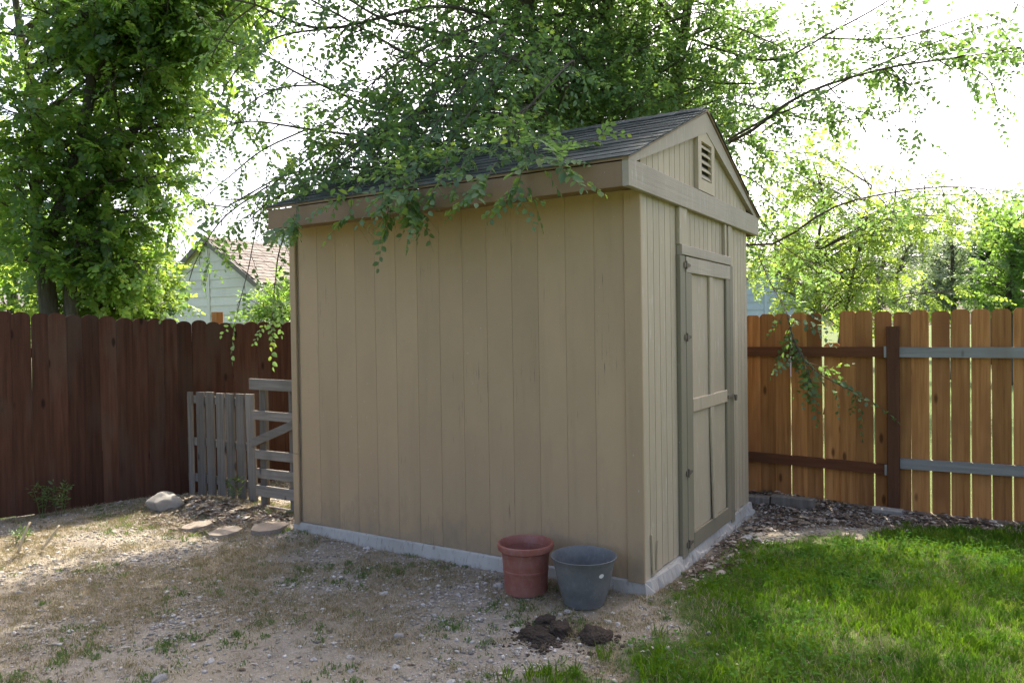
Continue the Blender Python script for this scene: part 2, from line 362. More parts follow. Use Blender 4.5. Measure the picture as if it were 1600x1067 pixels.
def plastic(name, col, dusty, rough=.5):
    m, nt, b, out = new_mat(name); p = noise(nt, coords(nt, (1, 1, 1)), 9, 5, .65); f = noise(nt, coords(nt, (4, 4, 22)), 2, 4, .6)
    c = mixc(nt, maprange(nt, p, .4, .75), col, dusty); q = noise(nt, coords(nt, (1, 1, .5)), 26, 6, .75); c = mixc(nt, maprange(nt, q, .54, .70, 0, .5), c, tuple(.55*k+.14 for k in dusty)); c = mixc(nt, maprange(nt, f, .55, .8, 0, .35), c, tuple(k*.65 for k in col))
    nt.links.new(c, b.inputs['Base Color']); b.inputs['Roughness'].default_value = rough; b.inputs['Specular IOR Level'].default_value = .3
    bump(nt, b, f, .08, .003); return m
M['terracotta'] = plastic('terracotta_plastic', (.27, .095, .065), (.33, .16, .125))
M['gray_plastic'] = plastic('gray_plastic', (.125, .128, .12), (.18, .18, .165), .55)
M['sticker'] = new_mat('white_sticker')[0]; M['sticker'].node_tree.nodes['Principled BSDF'].inputs['Base Color'].default_value = (.7, .68, .6, 1)

def ground_mat():
    m, nt, b, out = new_mat('ground_soil'); tc = N(nt, 'ShaderNodeTexCoord'); v = tc.outputs['Object']
    n1 = noise(nt, v, 1.6, 6, .65); n2 = noise(nt, v, 14, 5, .7); n3 = noise(nt, v, 90, 3, .7)
    c = ramp(nt, n2, [(.25, (.19, .165, .128)), (.5, (.285, .25, .198)), (.75, (.39, .35, .285))])
    c = mixc(nt, maprange(nt, n1, .42, .62, 0, .8), c, (.33, .28, .20))
    vo = N(nt, 'ShaderNodeTexVoronoi', i_Scale=55.0); nt.links.new(v, vo.inputs['Vector'])
    c = mixc(nt, maprange(nt, vo.outputs['Distance'], .12, .3, .55, 0), c, (.50, .46, .40))
    c = mixc(nt, maprange(nt, n3, .55, .75, 0, .5), c, (.15, .125, .10))
    al = N(nt, 'ShaderNodeAttribute', attribute_name='lawn'); ali = N(nt, 'ShaderNodeAttribute', attribute_name='litter')
    c = mixc(nt, ali.outputs['Fac'], c, ramp(nt, n3, [(.3, (.06, .046, .034)), (.7, (.12, .095, .07))]))
    c = mixc(nt, al.outputs['Fac'], c, ramp(nt, n2, [(.3, (.055, .075, .02)), (.7, (.09, .125, .03))]))
    nt.links.new(c, b.inputs['Base Color']); b.inputs['Roughness'].default_value = .95; b.inputs['Specular IOR Level'].default_value = .15
    ad = N(nt, 'ShaderNodeMath', operation='ADD'); nt.links.new(n2, ad.inputs[0]); nt.links.new(n3, ad.inputs[1])
    bump(nt, b, ad.outputs[0], .7, .015); return m
M['ground'] = ground_mat()

# ------------------------------------------------------------------ ground
def build_ground():
    def axis(lo, hi, st):
        a = list(np.arange(lo, hi, st)); s = st; x = a[-1]
        up = []
        while x < 900: s *= 1.35; x += s; up.append(x)
        s = st; x = lo; dn = []
        while x > -900: s *= 1.35; x -= s; dn.append(x)
        return np.array(dn[::-1]+a+up)
    X = axis(-6.4, 3.6, .033); Y = axis(-3.2, 3.7, .033); gx, gy = np.meshgrid(X, Y)
    Z = gh(gx, gy); nx, ny = len(X), len(Y)
    V = np.stack([gx, gy, Z], -1).reshape(-1, 3); i = (np.arange(ny-1)[:, None]*nx+np.arange(nx-1)).ravel()
    T = np.concatenate([np.stack([i, i+1, i+nx+1], -1), np.stack([i, i+nx+1, i+nx], -1)])
    me = tri_mesh('ground', V, T, M['ground'], True)
    lw = np.clip(lawn_w(gx, gy)*7+.3, 0, 1)
    outside = ((gy > 3.2) | (gx < -5.75+(gy+.96)*.30) | (gx > 4.6) | (gy < -4.2)).astype(float)
    lw = np.maximum(lw, outside)
    a = me.attributes.new('lawn', 'FLOAT', 'POINT'); a.data.foreach_set('value', lw.ravel().astype(np.float32))
    a = me.attributes.new('litter', 'FLOAT', 'POINT'); a.data.foreach_set('value', (np.clip(litter_w(gx, gy)*6+.4, 0, 1)*(1-outside)).ravel().astype(np.float32))
    return tag(link('ground', me), kind='structure')
ground = build_ground()

# ------------------------------------------------------------------ the shed
L, W, ZB, ZT = 3.03, 2.44, .10, 2.46          # length, width, bottom and top of the siding
EAVE, RIDGE, OV = 2.612, 3.232, .26           # roof underside heights, eave overhang
SL = (RIDGE-EAVE)/(W/2+OV)
def roof_z(y): return EAVE+(min(y, W-y)+OV)*SL
shed = thing('garden_shed', 'tan painted wooden garden shed with gable roof and narrow plank door', 'shed', (-L/2, W/2, 0))
def foundation():
    path = [(x, 0) for x in np.arange(-L-.02, .0, .04)]+[(.0, 0.)]+[(0, y) for y in np.arange(.04, W, .04)]+[(0, W+.02)]
    V = []; Fc = []; n = len(path); r = random.Random(9)
    for i, (x, y) in enumerate(path):
        if y == 0 and x < 0: nx, ny = 0, -1
        elif x == 0 and y > 0: nx, ny = 1, 0
        else: nx, ny = .75, -.75
        side = 1 if nx > .8 else 0
        o1 = .018+r.uniform(-.004, .004)+side*(.004+.022*float(vnoise(y, 3, 5))); z1 = ZB-.007-side*.085*float(vnoise(y, 1.5, 6))+r.uniform(-.003, .003); o2 = o1+.010+r.uniform(0, .012)
        for a, z in ((-.08, ZB-.004), (o1-.012, ZB-.004-side*.006), (o1, z1-.006), (o2, .02+r.uniform(-.01, .01)), (o2+.03, -.16)): V.append((x+nx*a, y+ny*a, z))
    for i in range(n-1):
        for k in range(4): Fc.append((i*5+k, i*5+k+1, i*5+5+k+1, i*5+5+k))
    return merge((V, Fc), box(-L-.01, -.03, .03, W+.03, -.25, ZB-.008))
part('foundation', foundation(), M['slab'], shed)
P_ = .2032; GR = .0034
# long walls: backing sheet plus a board between each pair of grooves
wl_ = part('long_wall', box(-L+.07, -.01, .0022, .06, ZB, ZT+.06), M['wall_paint'], shed)
x = -.105
while x > -L+.10:
    x0 = max(x-P_+GR, -L+.075)
    part('siding_board', box(x0, x, .0, .0022, ZB+random.uniform(-.004, .002), ZT+.05, .003), M['wall_paint'], shed, wl_)
    x -= P_
wb_ = part('back_wall', box(-L+.01, -.01, W-.06, W-.010, ZB, ZT+.06), M['wall_paint'], shed)
x = -.02
while x > -L+.10:
    part('siding_board', box(max(x-P_+GR, -L+.01), x, W-.010, W, ZB, ZT+.05, .003), M['wall_paint'], shed, wb_)
    x -= P_
# corner boards on the long wall
part('corner_board', box(-.098, .014, -.020, .0, ZB-.012, ZT+.02, .004), M['wall_paint'], shed)
part('corner_board', box(-L-.012, -L+.052, -.022, .0, ZB-.02, .655, .004), M['wall_paint'], shed)
part('corner_board', box(-L-.012, -L+.052, -.022, .0, .659, ZT+.02, .004), M['wall_paint'], shed)
def gable_polys(y0, y1, z0, top):
    pts = [(y0, z0), (y1, z0), (y1, top(y1))]
    if y0 < W/2 < y1: pts.append((W/2, top(W/2)))
    pts.append((y0, top(y0))); return pts
def gable(xa, xb, name):
    return part(name, prism([(xa, y, z) for y, z in gable_polys(.012, W-.012, ZB, lambda y: roof_z(y)-.03)], (xb-xa, 0, 0)), M['gable_paint'], shed)
gw = gable(-.055, -.006, 'gable_wall'); gb = gable(-L+.01, -L+.055, 'gable_wall')
DOOR0, DOOR1 = .63, 1.90
def gboards(x0, x1, wall, skip):
    y = .015; k = 0
    while y < W-.02:
        y1 = min(y+P_*.5-.007, W-.004)
        if skip and y1 > DOOR0+.02 and y < DOOR1-.02:
            if y < DOOR0: part('siding_board', prism([(x0, a, b) for a, b in [(y, ZB), (DOOR0, ZB), (DOOR0, 2.199), (y, 2.199)]], (x1-x0, 0, 0)), M['gable_paint'], shed, wall)
            if y1 > DOOR1: part('siding_board', prism([(x0, a, b) for a, b in [(DOOR1, ZB), (y1, ZB), (y1, 2.199), (DOOR1, 2.199)]], (x1-x0, 0, 0)), M['gable_paint'], shed, wall)
            zlo = 2.20
            part('siding_board', prism([(x0, a, b) for a, b in gable_polys(y, y1, zlo, lambda q: roof_z(q)-.035)], (x1-x0, 0, 0)), M['gable_paint'], shed, wall)
        else:
            part('siding_board', prism([(x0, a, b) for a, b in gable_polys(y, y1, ZB+random.uniform(-.01, .006), lambda q: roof_z(q)-.035)], (x1-x0, 0, 0)), M['gable_paint'], shed, wall)
        y += P_*.5; k += 1
gboards(-.006, .004, gw, True); gboards(-L+.002, -L+.01, gb, False)
# a split sliver of siding at the near foot of the gable wall
part('loose_siding_strip', prism([(.006, .115, .11), (.006, .15, .105), (.006, .115, .36), (.006, .10, .36)], (.012, 0, 0)), M['gable_paint'], shed)
part('loose_siding_strip', prism([(.006, .185, .115), (.006, .22, .12), (.006, .20, .30)], (.010, 0, 0)), M['gable_paint'], shed)
# gable band, rake boards, fascias, soffits
part('gable_band', box(.006, .046, -OV-.004, W+OV+.004, ZT, EAVE+.012, .004, 1), M['band_paint'], shed)
for s in (0, 1):
    f = (lambda y: y) if s == 0 else (lambda y: W-y)
    q = [(f(-OV+.13), EAVE+.014), (f(-OV+.012), EAVE+.014), (f(W/2+.001*s), RIDGE-.008), (f(W/2), RIDGE-.155)]
    pp = [(.006, a, b) for a, b in q]
    if s: pp = pp[::-1]
    part('rake_board', prism(pp, (.034, 0, 0)), M['trim_paint'], shed)
part('fascia', box(-L+.03, .004, -OV-.002, -OV+.018, ZT, EAVE-.004, .003, 0), M['fascia_paint'], shed)
part('fascia', box(-L+.03, .004, W+OV-.018, W+OV+.002, ZT, EAVE-.004, .003, 0), M['fascia_paint'], shed)
part('soffit', box(-L, .004, -OV+.018, -.002, ZT+.028, ZT+.042), M['fascia_paint'], shed)
part('soffit', box(-L, .004, W+.002, W+OV-.018, ZT+.028, ZT+.042), M['fascia_paint'], shed)
roof = part('roof', merge(prism([(-L+.02, -OV-.012, EAVE), (-L+.02, W/2, RIDGE), (-L+.02, W/2, RIDGE+.018), (-L+.02, -OV-.012, EAVE+.018)], (L+.03, 0, 0)),
     prism([(-L+.02, W+OV+.012, EAVE+.018), (-L+.02, W/2, RIDGE+.018), (-L+.02, W/2, RIDGE), (-L+.02, W+OV+.012, EAVE)], (L+.03, 0, 0))), M['fascia_paint'], shed)
TW, TE, ang = .305, .138, math.atan(SL)
tabs = []
for k in range(4):
    r = random.Random(k); j = [r.uniform(-.004, .004) for _ in range(4)]
    v, fc = box(.003, TW-.003, 0, TE+.045, 0, .007)
    v = [[a, b+(j[i % 4]*(1 if b < .01 else 0)), c] for i, (a, b, c) in enumerate(v)]
    tabs.append(mesh('shingle', v, fc, M['shingle']))
def shingles():
    n = int((W/2+OV)/math.cos(ang)/TE)+1
    for side in (0, 1):
        for r_ in range(n):
            s = -.022+r_*TE; off = (r_*.137) % TW
            y = -OV+s*math.cos(ang); z = EAVE+.020+s*math.sin(ang)
            x = -L+.005-off; sy = min(1.0, ((W/2+OV)/math.cos(ang)-s-.004)/(TE+.045))
            if sy < .12: continue
            while x < .045:
                xa = x
                if xa < -L:
                    if xa+TW < -L+.07: x += TW; continue
                    sc = (xa+TW-(-L+.005))/TW; xa = -L+.005
                elif xa+TW > .062: sc = (.062-xa)/TW
                else: sc = 1
                if sc > .12:
                    o = link('shingle', random.choice(tabs), roof)
                    yy = y if side == 0 else W-y
                    o.location = ((xa if side == 0 else xa+TW*sc) - shed.location[0], yy-shed.location[1], z+random.uniform(0, .003))
                    o.rotation_euler = (ang-.035+random.uniform(-.006, .006), 0, random.uniform(-.004, .004)) if side == 0 else (ang-.035, 0, math.pi)
                    o.scale = (sc, sy, 1)
                x += TW
    cap = mesh('ridge_cap', *prism([(0, -.12, -.052), (0, 0, .004), (0, .12, -.052), (0, .118, -.060), (0, 0, -.006), (0, -.118, -.060)][::-1], (.20, 0, 0)), M['shingle'])
    for k in range(17):
        o = link('ridge_cap', cap, roof, (-L+.005+k*.179-shed.location[0], W/2-shed.location[1], RIDGE+.040)); o.rotation_euler = (0, .03, 0)
shingles()
# door
D0, D1 = .735, 1.80
dr = part('door', box(-.004, .016, D0, D1, .085, 2.13), M['gable_paint'], shed)
for y0, y1 in [(D0, D0+.125), (D1-.10, D1)]: part('door_stile', box(.016, .036, y0, y1, .085, 2.13, .004), M['door_paint'], shed, dr)
part('door_rail', box(.017, .040, D0+.0, D1-.002, 2.02, 2.13, .004, 1), M['band_paint'], shed, dr)
part('door_rail', box(.016, .037, D0+.127, D1-.102, 1.045, 1.14, .004, 1), M['gable_paint'], shed, dr)
part('door_rail', box(.016, .037, D0+.127, D1-.102, .085, .20, .004, 1), M['door_paint'], shed, dr)
part('door_batten', box(.016, .034, 1.275, 1.365, 1.142, 2.018, .004), M['gable_paint'], shed, dr)
v, fc = box(.016, .034, 1.275, 1.365, .202, 1.043, .004); v = [[a+max(0, .62-c)*.03, b-.0*c+max(0, .62-c)*.06, c] for a, b, c in v]
part('door_batten', (v, fc), M['gable_paint'], shed, dr)
part('door_jamb', box(.004, .034, .625, D0-.006, .07, 2.134, .004), M['door_paint'], shed)
part('door_jamb', box(.004, .034, D1+.006, D1+.10, .05, 2.134, .004), M['door_paint'], shed)
part('door_header', box(.004, .043, .64, 1.815, 2.136, 2.205, .004, 1), M['band_paint'], shed)
part('wall_batten', box(.004, .032, .628, .79, 2.207, ZT-.002, .004), M['gable_paint'], shed)
part('wall_batten', box(.004, .028, D1+.004, D1+.10, 2.138, ZT-.002, .004), M['gable_paint'], shed)
part('wall_batten', box(.004, .030, 1.70, 1.745, 2.207, ZT-.002, .004), M['gable_paint'], shed)
for z in (2.07, 1.575, .64, .15):
    h = part('hinge', merge(box(.036, .041, D0-.040, D0-.008, z-.018, z+.018), tube([(.043, D0-.004, z-.028), (.043, D0-.004, z+.028)], .006, 8),
        prism([(.0405, D0+.004, z-.018), (.0405, D0+.08, z-.007), (.0405, D0+.08, z+.007), (.0405, D0+.004, z+.018)], (.004, 0, 0))), M['rust'], shed)
part('hasp', merge(box(.037, .046, 1.70, 1.86, 1.072, 1.098, .002, 1), tube([(.036, 1.855, 1.085), (.062, 1.855, 1.085), (.064, 1.875, 1.085), (.036, 1.878, 1.085)], .005, 6), box(.050, .068, 1.845, 1.875, 1.045, 1.082, .003)), M['rust'], shed)
# gable vent
VY0, VY1, VZ0, VZ1 = 1.03, 1.42, 2.635, 3.085
vent = part('vent_frame', merge(box(.004, .036, VY0, VY0+.075, VZ0, VZ1-.03), box(.004, .036, VY1-.075, VY1, VZ0, VZ1-.03),
     box(.0045, .036, VY0+.075, VY1-.075, VZ0, VZ0+.085),
     prism([(.0045, VY0+.075, VZ1-.09), (.0045, VY1-.075, VZ1-.09), (.0045, VY1-.075, VZ1-.03), (.0045, (VY0+VY1)/2, VZ1+.02), (.0045, VY0+.075, VZ1-.03)], (.0315, 0, 0))), M['gable_paint'], shed)
part('vent_shade_sheet', box(.0045, .008, VY0+.075, VY1-.075, VZ0+.085, VZ1-.09), M['dark'], shed, vent)  # near-black sheet stands for the unlit inside behind the louvers
nlo = 5
for k in range(nlo):
    z = VZ0+.105+k*(VZ1-.09-VZ0-.085)/nlo
    part('louver', prism([(.009, VY0+.078, z+.022), (.009, VY1-.078, z+.022), (.032, VY1-.078, z-.012), (.032, VY0+.078, z-.012)], (.002, 0, .007)), M['gable_paint'], shed, vent)

# ------------------------------------------------------------------ red fence
F0 = np.array([-5.72, -.96]); FD = np.array([.30, .954]); FD /= np.linalg.norm(FD); FN = np.array([FD[1], -FD[0]])   # normal towards the yard
red = thing('red_fence', 'dark red stained picket fence with rounded tops and knot holes', 'fence', (F0[0], F0[1], 0))
def picket_mesh(w, h, t, top, mat, seed):
    r = random.Random(seed); hw = w/2
    if top == 'round':
        prof = [(-hw, 0), (hw, 0), (hw, h-.045)] + [(hw*math.cos(a)*.98, h-.045+.045*math.sin(a)) for a in np.linspace(.35, math.pi-.35, 6)] + [(-hw, h-.045)]
    else: prof = [(-hw, 0), (hw, 0), (hw, h-.025), (hw-.025, h), (-hw+.025, h), (-hw, h-.025)]
    prof = [(a+r.uniform(-.0012, .0012), b) for a, b in prof]
    return mesh('picket', *prism([(a, 0, b) for a, b in prof], (0, t, 0)), mat)
rp = [picket_mesh(.149, 1.86, .018, 'round', M['red_fence'], k) for k in range(3)]
fa = math.atan2(FD[1], FD[0])
for k in range(-12, 30):
    s = k*.1425; p = F0+FD*s; h = 1.90-.045*np.clip(s, -2, 2)-.01*s
    o = link('picket', rp[k % 3], red, (p[0]-F0[0]+random.uniform(-.003, .003), p[1]-F0[1], random.uniform(-.012, .012)+h-1.86-.02)); o.location += Vector((FN[0], FN[1], 0))*(.006*(k % 2)+random.uniform(0, .003))
    o.rotation_euler = (random.uniform(-.004, .004), random.uniform(-.006, .006), fa+random.uniform(-.02, .02))
for z in (.35, 1.45):
    a = F0-FD*1.9-FN*.028; b = F0+FD*4.3-FN*.028
    part('rail', prism([(a[0], a[1], z), (a[0]-FN[0]*.038, a[1]-FN[1]*.038, z), (a[0]-FN[0]*.038, a[1]-FN[1]*.038, z+.089), (a[0], a[1], z+.089)], (b[0]-a[0], b[1]-a[1], 0)), M['red_fence'], red)
for s in (-1.7, 1.95, 4.1):
    c = F0+FD*s-FN*.12
    part('post', box(c[0]-.045, c[0]+.045, c[1]-.045, c[1]+.045, -.2, 1.88 if s == 1.95 else 1.75, .006), M['cedar'], red)

# ------------------------------------------------------------------ cedar fence
FY = 3.12
ced = thing('cedar_fence', 'orange cedar picket fence with gaps, brown and gray rails and posts', 'fence', (1.1, FY, 0))
cp = [picket_mesh(.138, 1.77, .018, 'dog', M['cedar'], 10+k) for k in range(3)]
xs = []; x = 1.155
while x < 4.6: xs.append(x); x += .149
x = 1.006
while x > -4.6: xs.append(x); x -= .143
tilt = {6: .012, 7: -.028}
for i, x in enumerate(sorted(xs)):
    short = abs(x-.64) < .072
    z = random.uniform(-.012, .012) - (.27 if short else 0)
    o = link('picket', cp[i % 3], ced, (x-1.1+random.uniform(-.004, .004), .045+(.02 if short else 0), z-.01))
    lean = random.uniform(-.004, .004)
    if abs(x-.49) < .075: lean = -.004
    if abs(x-.64) < .075: lean = .003
    o.rotation_euler = (random.uniform(-.004, .004), lean, random.uniform(-.03, .03))
def xbeam(name, x0, x1, z, mat, dz=0.0, y=0.0): return part(name, prism([(x0, FY+y, z), (x0, FY+y+.038, z), (x0, FY+y+.038, z+.089), (x0, FY+y, z+.089)], (x1-x0, 0, dz)), mat, ced)
xbeam('rail', -1.36, 1.045, 1.355, M['stained_rail']); xbeam('rail', -1.36, 1.045, .36, M['stained_rail'], -.05)
xbeam('rail', 1.145, 3.52, 1.352, M['gray_rail']); xbeam('rail', 1.145, 3.52, .372, M['gray_rail'], .02)
xbeam('rail', -3.8, -1.46, 1.355, M['stained_rail']); xbeam('rail', -3.8, -1.46, .36, M['stained_rail'])
for x, mt in ((1.095, 'post_wood'), (-1.41, 'post_wood'), (3.57, 'post_wood')):
    ps = part('post', box(x-.048, x+.048, FY-.062, FY+.040, -.15, 1.625, .006), M[mt], ced)
part('rail_bracket', box(1.022, 1.046, FY-.004, FY+.001, 1.35, 1.45), M['metal_gray'], ced)
part('rail_bracket', box(1.022, 1.046, FY-.004, FY+.001, .305, .40), M['metal_gray'], ced)
# footing and timbers by the fence
o = tag(link('concrete_footing', mesh('concrete_footing', *box(-.13, .10, -.05, .05, -.10, .045, .012, 0), M['concrete']), None, (1.08, 2.90, float(gh(1.08, 2.9)))), 'pale concrete footing block at the foot of the cedar fence post', 'block'); o.rotation_euler = (0, 0, -.08)
for nm, x0, x1, y, z, rz, lb in (('timber', -.75, .12, 2.72, .02, .02, 'long weathered edging timber on the litter between shed and cedar fence'), ('timber', .14, .50, 2.74, .015, -.03, 'short dark edging timber lying end to end with the longer one')):
    o = tag(link(nm, mesh(nm, *box(0, x1-x0, -.05, .05, -.06, .06, .008, 0), M['gray_slat']), None, (x0, y, float(gh(x0, y))+z)), lb, 'timber'); o.rotation_euler = (0, 0, rz)

# ------------------------------------------------------------------ weathered panel and gate between red fence and shed
YP = .50
pan = thing('slat_panel', 'gray weathered panel of upright slats leaning before the red fence', 'wood panel', (-4.65, YP, .02))
tops = [(297, 612), (313, 612), (328, 613), (344, 614), (359, 615), (375, 616), (390, 616)]
def on_y(px, py, y):
    r = ray(px, py); return CAM+r*((y-CAM[1])/r[1])
for i, (px, py) in enumerate(tops):
    t = on_y(px, py, YP); w = .058 if i not in (0,) else .036
    bx = t[0]+(.03 if i == 6 else .012*(i/6.)); zt = t[2]+random.uniform(-.006, .006); zb = -.02
    v, fc = box(-w, w, -.012, .012, zb, zt, .004)
    v = [[a+bx+(t[0]-bx)*(c/zt)*1.0, b+YP+random.uniform(-.002, .002), c] for a, b, c in v]
    part('slat', (v, fc), M['gray_slat'], pan)
for z in (.18, .55, .98):
    part('cross_board', box(on_y(292, 700, YP)[0], on_y(395, 700, YP)[0], YP+.014, YP+.036, z-.04, z+.04, .003, 0), M['gray_board'], pan)
YG = .42
gate = thing('pallet_gate', 'gray weathered slatted frame with diagonal brace beside the shed corner', 'wood frame', (-3.6, YG, .02))
xr = -L-.02
def hb(name, px, y0, y1, dy=0, x1=None, mt='gray_board'):
    a = on_y(px, y0, YG); b = on_y(px, y1, YG); c = on_y(455, y0, YG); q = xr if x1 is None else x1
    v, fc = box(a[0], q, YG-.012-dy, YG+.012-dy, b[2], a[2], .003, 0); r = random.uniform(-.008, .008)
    v = [[p, s, t+(r if p > a[0]+.2 else 0)] for p, s, t in v]
    return part(name, (v, fc), M[mt], gate)
hb('top_board', 393, 591, 608, .02)
for px, a, b in ((397, 641, 655), (400, 702, 716), (402, 731, 746), (402, 757, 774), (403, 787, 808)): hb('board', px, a, b)
a = on_y(398, 692, YG); b = on_y(452, 668, YG); d = b-a; k = (xr-a[0])/d[0]
part('diagonal_board', prism([(a[0], YG-.036, a[2]-.035), (a[0], YG-.036, a[2]+.045), (xr, YG-.036, a[2]+d[2]*k+.045), (xr, YG-.036, a[2]+d[2]*k-.035)], (0, .022, 0)), M['gray_board'], gate)
for px in (402, 448):
    a = on_y(px, 600, YG); part('upright', box(a[0]-.0, a[0]+.09, YG+.014, YG+.052, -.02, 1.2, .004), M['gray_slat'], gate)

# ------------------------------------------------------------------ pots, clods, stones
def pot(name, px, py, prof, mat, label, soil_r, soil_z, sub=None):
    g = on_ground(px, py, 0); z = float(gh(g[0], g[1])); t = thing(name, label, 'plant pot', (g[0], g[1], z+.002))
    pm = mesh('pot_body', *lathe(prof, 56), mat, True); pm.set_sharp_from_angle(angle=math.radians(28)); link('pot_body', pm, t)
    n = 40; V = [(soil_r*math.cos(2*math.pi*k/n), soil_r*math.sin(2*math.pi*k/n), soil_z) for k in range(n)] + [(soil_r*.5*math.cos(2*math.pi*k/n), soil_r*.5*math.sin(2*math.pi*k/n), soil_z+random.uniform(0, .015)) for k in range(n)]
    fc = [(k, (k+1) % n, n+(k+1) % n, n+k) for k in range(n)]+[tuple(n+k for k in range(n))]
    link('soil', mesh('soil', V, fc, M['soil_clod']), t); return t
prof1 = [(0, .0), (.118, 0), (.132, .006), (.134, .018), (.140, .138), (.143, .140), (.143, .150), (.141, .153), (.150, .262), (.150, .264), (.166, .266), (.174, .272), (.178, .300), (.177, .308), (.171, .312), (.163, .310), (.159, .300), (.153, .268), (.146, .22), (.135, .10), (0, .10)]
pot('terracotta_pot', 822, 926, prof1, M['terracotta'], 'terracotta coloured plastic pot with thick rim against the shed wall', .142, .20)
prof2 = [(0, 0), (.108, 0), (.118, .005), (.120, .015), (.142, .075), (.158, .14), (.170, .205), (.180, .252), (.190, .277), (.196, .286), (.198, .290), (.195, .292), (.189, .288), (.176, .262), (.166, .215), (.152, .14), (.142, .09), (0, .09)]
gp = pot('gray_pot', 913, 945, prof2, M['gray_plastic'], 'gray plastic pot with flared rim and small white sticker', .15, .125)
aa = math.atan2(CAM[1]-gp.location[1], CAM[0]-gp.location[0])+.62
sv = []; 
for k in range(16):
    u, w = math.cos(2*math.pi*k/16)*.017, math.sin(2*math.pi*k/16)*.013
    zz = .212+w; rr = .1735+(zz-.212)*.2; sv.append((rr*math.cos(aa+u/rr), rr*math.sin(aa+u/rr), zz))
link('sticker', mesh('sticker', sv, [tuple(range(16))], M['sticker']), gp)
def clod_mesh(seed, sq):
    r = np.random.default_rng(seed); bm = bmesh.new(); bmesh.ops.create_icosphere(bm, subdivisions=4, radius=1)
    c = r.normal(size=(26, 3)); c /= np.linalg.norm(c, axis=1)[:, None]; a = r.uniform(-.38, .40, 26); w = r.uniform(8, 40, 26)
    for v in bm.verts:
        p = np.array(v.co); k = 1+(a*np.exp(w*(c@p-1))).sum()+r.uniform(-.07, .07); v.co = p*k*np.array(sq)
    me = bpy.data.meshes.new('dirt_clod'); bm.to_mesh(me); bm.free(); me.materials.append(M['soil_clod']); return me
def clod(px, py, r, seed, label, grp=None, sq=(1, .85, .75)):
    g = on_ground(px, py, 0); z = float(gh(g[0], g[1])); me = clod_mesh(seed, sq)
    o = link('dirt_clod', me, None, (g[0], g[1], z+r*.12)); o.scale = (r*1.05, r, r*.8); o.rotation_euler = (0, 0, seed*1.3); return tag(o, label, 'dirt clod', grp)
clod(836, 994, .080, 3, 'dark lump of soil below the terracotta pot, beside a pale stone')
clod(850, 1003, .062, 5, 'small rounded dark soil lump in front of the other clods')
clod(851, 976, .060, 8, 'dark soil lump at the back of the clod heap', None, (1, .8, .8))
clod(876, 991, .078, 6, 'peaked dark soil lump at the right end of the heap', None, (1, .8, .95))
clod(929, 1001, .088, 9, 'dark soil clod lying alone below the gray pot')
# boulder, pavers
g = on_ground(243, 806); b_ = tag(link('boulder', rock_mesh('boulder', M['boulder'], 21, 4, .5, (.175, .13, .105), True), None, (g[0], g[1]+.1, float(gh(g[0], g[1]))+.05)), 'rounded pale gray boulder on the dirt before the red fence', 'boulder'); b_.rotation_euler = (0, .12, .5)
for (px, py, w, rz, lb) in ((309, 818, .20, .1, 'tan concrete paver half buried in the gravel heap'), (353, 829, .23, .25, 'flat tan concrete paver in the middle of the row of three'), (421, 828, .25, .75, 'tan concrete paver nearest the shed corner, lying tilted')):
    g = on_ground(px, py, .04); z = float(gh(g[0], g[1]))
    P = [(-w*.55, -.07), (-w*.28, -.125), (w*.10, -.135), (w*.40, -.10), (w*.58, -.01), (w*.50, .075), (w*.12, .125), (-w*.3, .13), (-w*.56, .06)]
    v, fc = prism([(a, b, -.03) for a, b in P], (0, 0, .06)); v = [(a*(1 if c < 0 else .97), b*(1 if c < 0 else .96), c) for a, b, c in v]
    o = tag(link('paver', mesh('paver', v, fc, M['paver']), None, (g[0], g[1], z+.0)), lb, 'paver'); o.rotation_euler = (.05, -.04, rz)
sm = [rock_mesh('stone', M['pale_stone'], 40+k, 2, .8, (1, .72, .5), False) for k in range(5)]
spots = [(290, 852+8, .03), (92, 862, .028), (75, 868, .026), (234, 1013, .030), (600, 927, .040), (595, 926, .02), (622, 991, .040), (716, 928, .026), (546, 1025, .022), (618, 1040, .030), (705, 1062, .028), (780, 917, .045), (808, 985, .040), (950, 975, .032), (966, 980, .03), (888, 958, .035), (575, 858, .03), (432, 925, .025), (385, 925, .028), (250, 1058, .05), (285, 972, .024), (424, 940, .026), (548, 1045, .025), (632, 930, .022), (700, 982, .028), (738, 1000, .02), (490, 1030, .022), (330, 1030, .028), (180, 935, .03), (60, 955, .028), (110, 985, .025), (140, 905, .03), (30, 925, .03), (856, 1040, .02), (1012, 985, .022), (985, 1012, .02), (1138, 873, .05), (1168, 842, .05), (1185, 845, .04), (1520, 848, .05), (1418, 836, .04)]
for i, (px, py, r) in enumerate(spots):
    g = on_ground(px, py); o = link('stone', sm[i % 5], None, (g[0], g[1], float(gh(g[0], g[1]))+r*.08)); o.scale = (r*.95, r*.95, r*.95); o.rotation_euler = (0, 0, i*1.7)
    special = {11: 'pale stone on the dirt beside the terracotta pot', 12: 'pale stone touching the heap of dark soil lumps', 15: 'pale stone against the foot of the gray pot', 19: 'broad flat pale stone on open dirt far from the shed'}
    if i in special: tag(o, special[i], 'stone', 'pale stones on the dirt')
    elif i in (36, 37, 38): tag(o, 'pale stone between the shed door foundation and the lawn', 'stone', 'pale stones by the shed door')
    elif i < 36: tag(o, 'small pale stone lying loose on the dry dirt and straw', 'stone', 'pale stones on the dirt')
    else: tag(o, 'pale stone in the lawn edge near the cedar fence', 'stone', 'pale stones by the lawn edge')

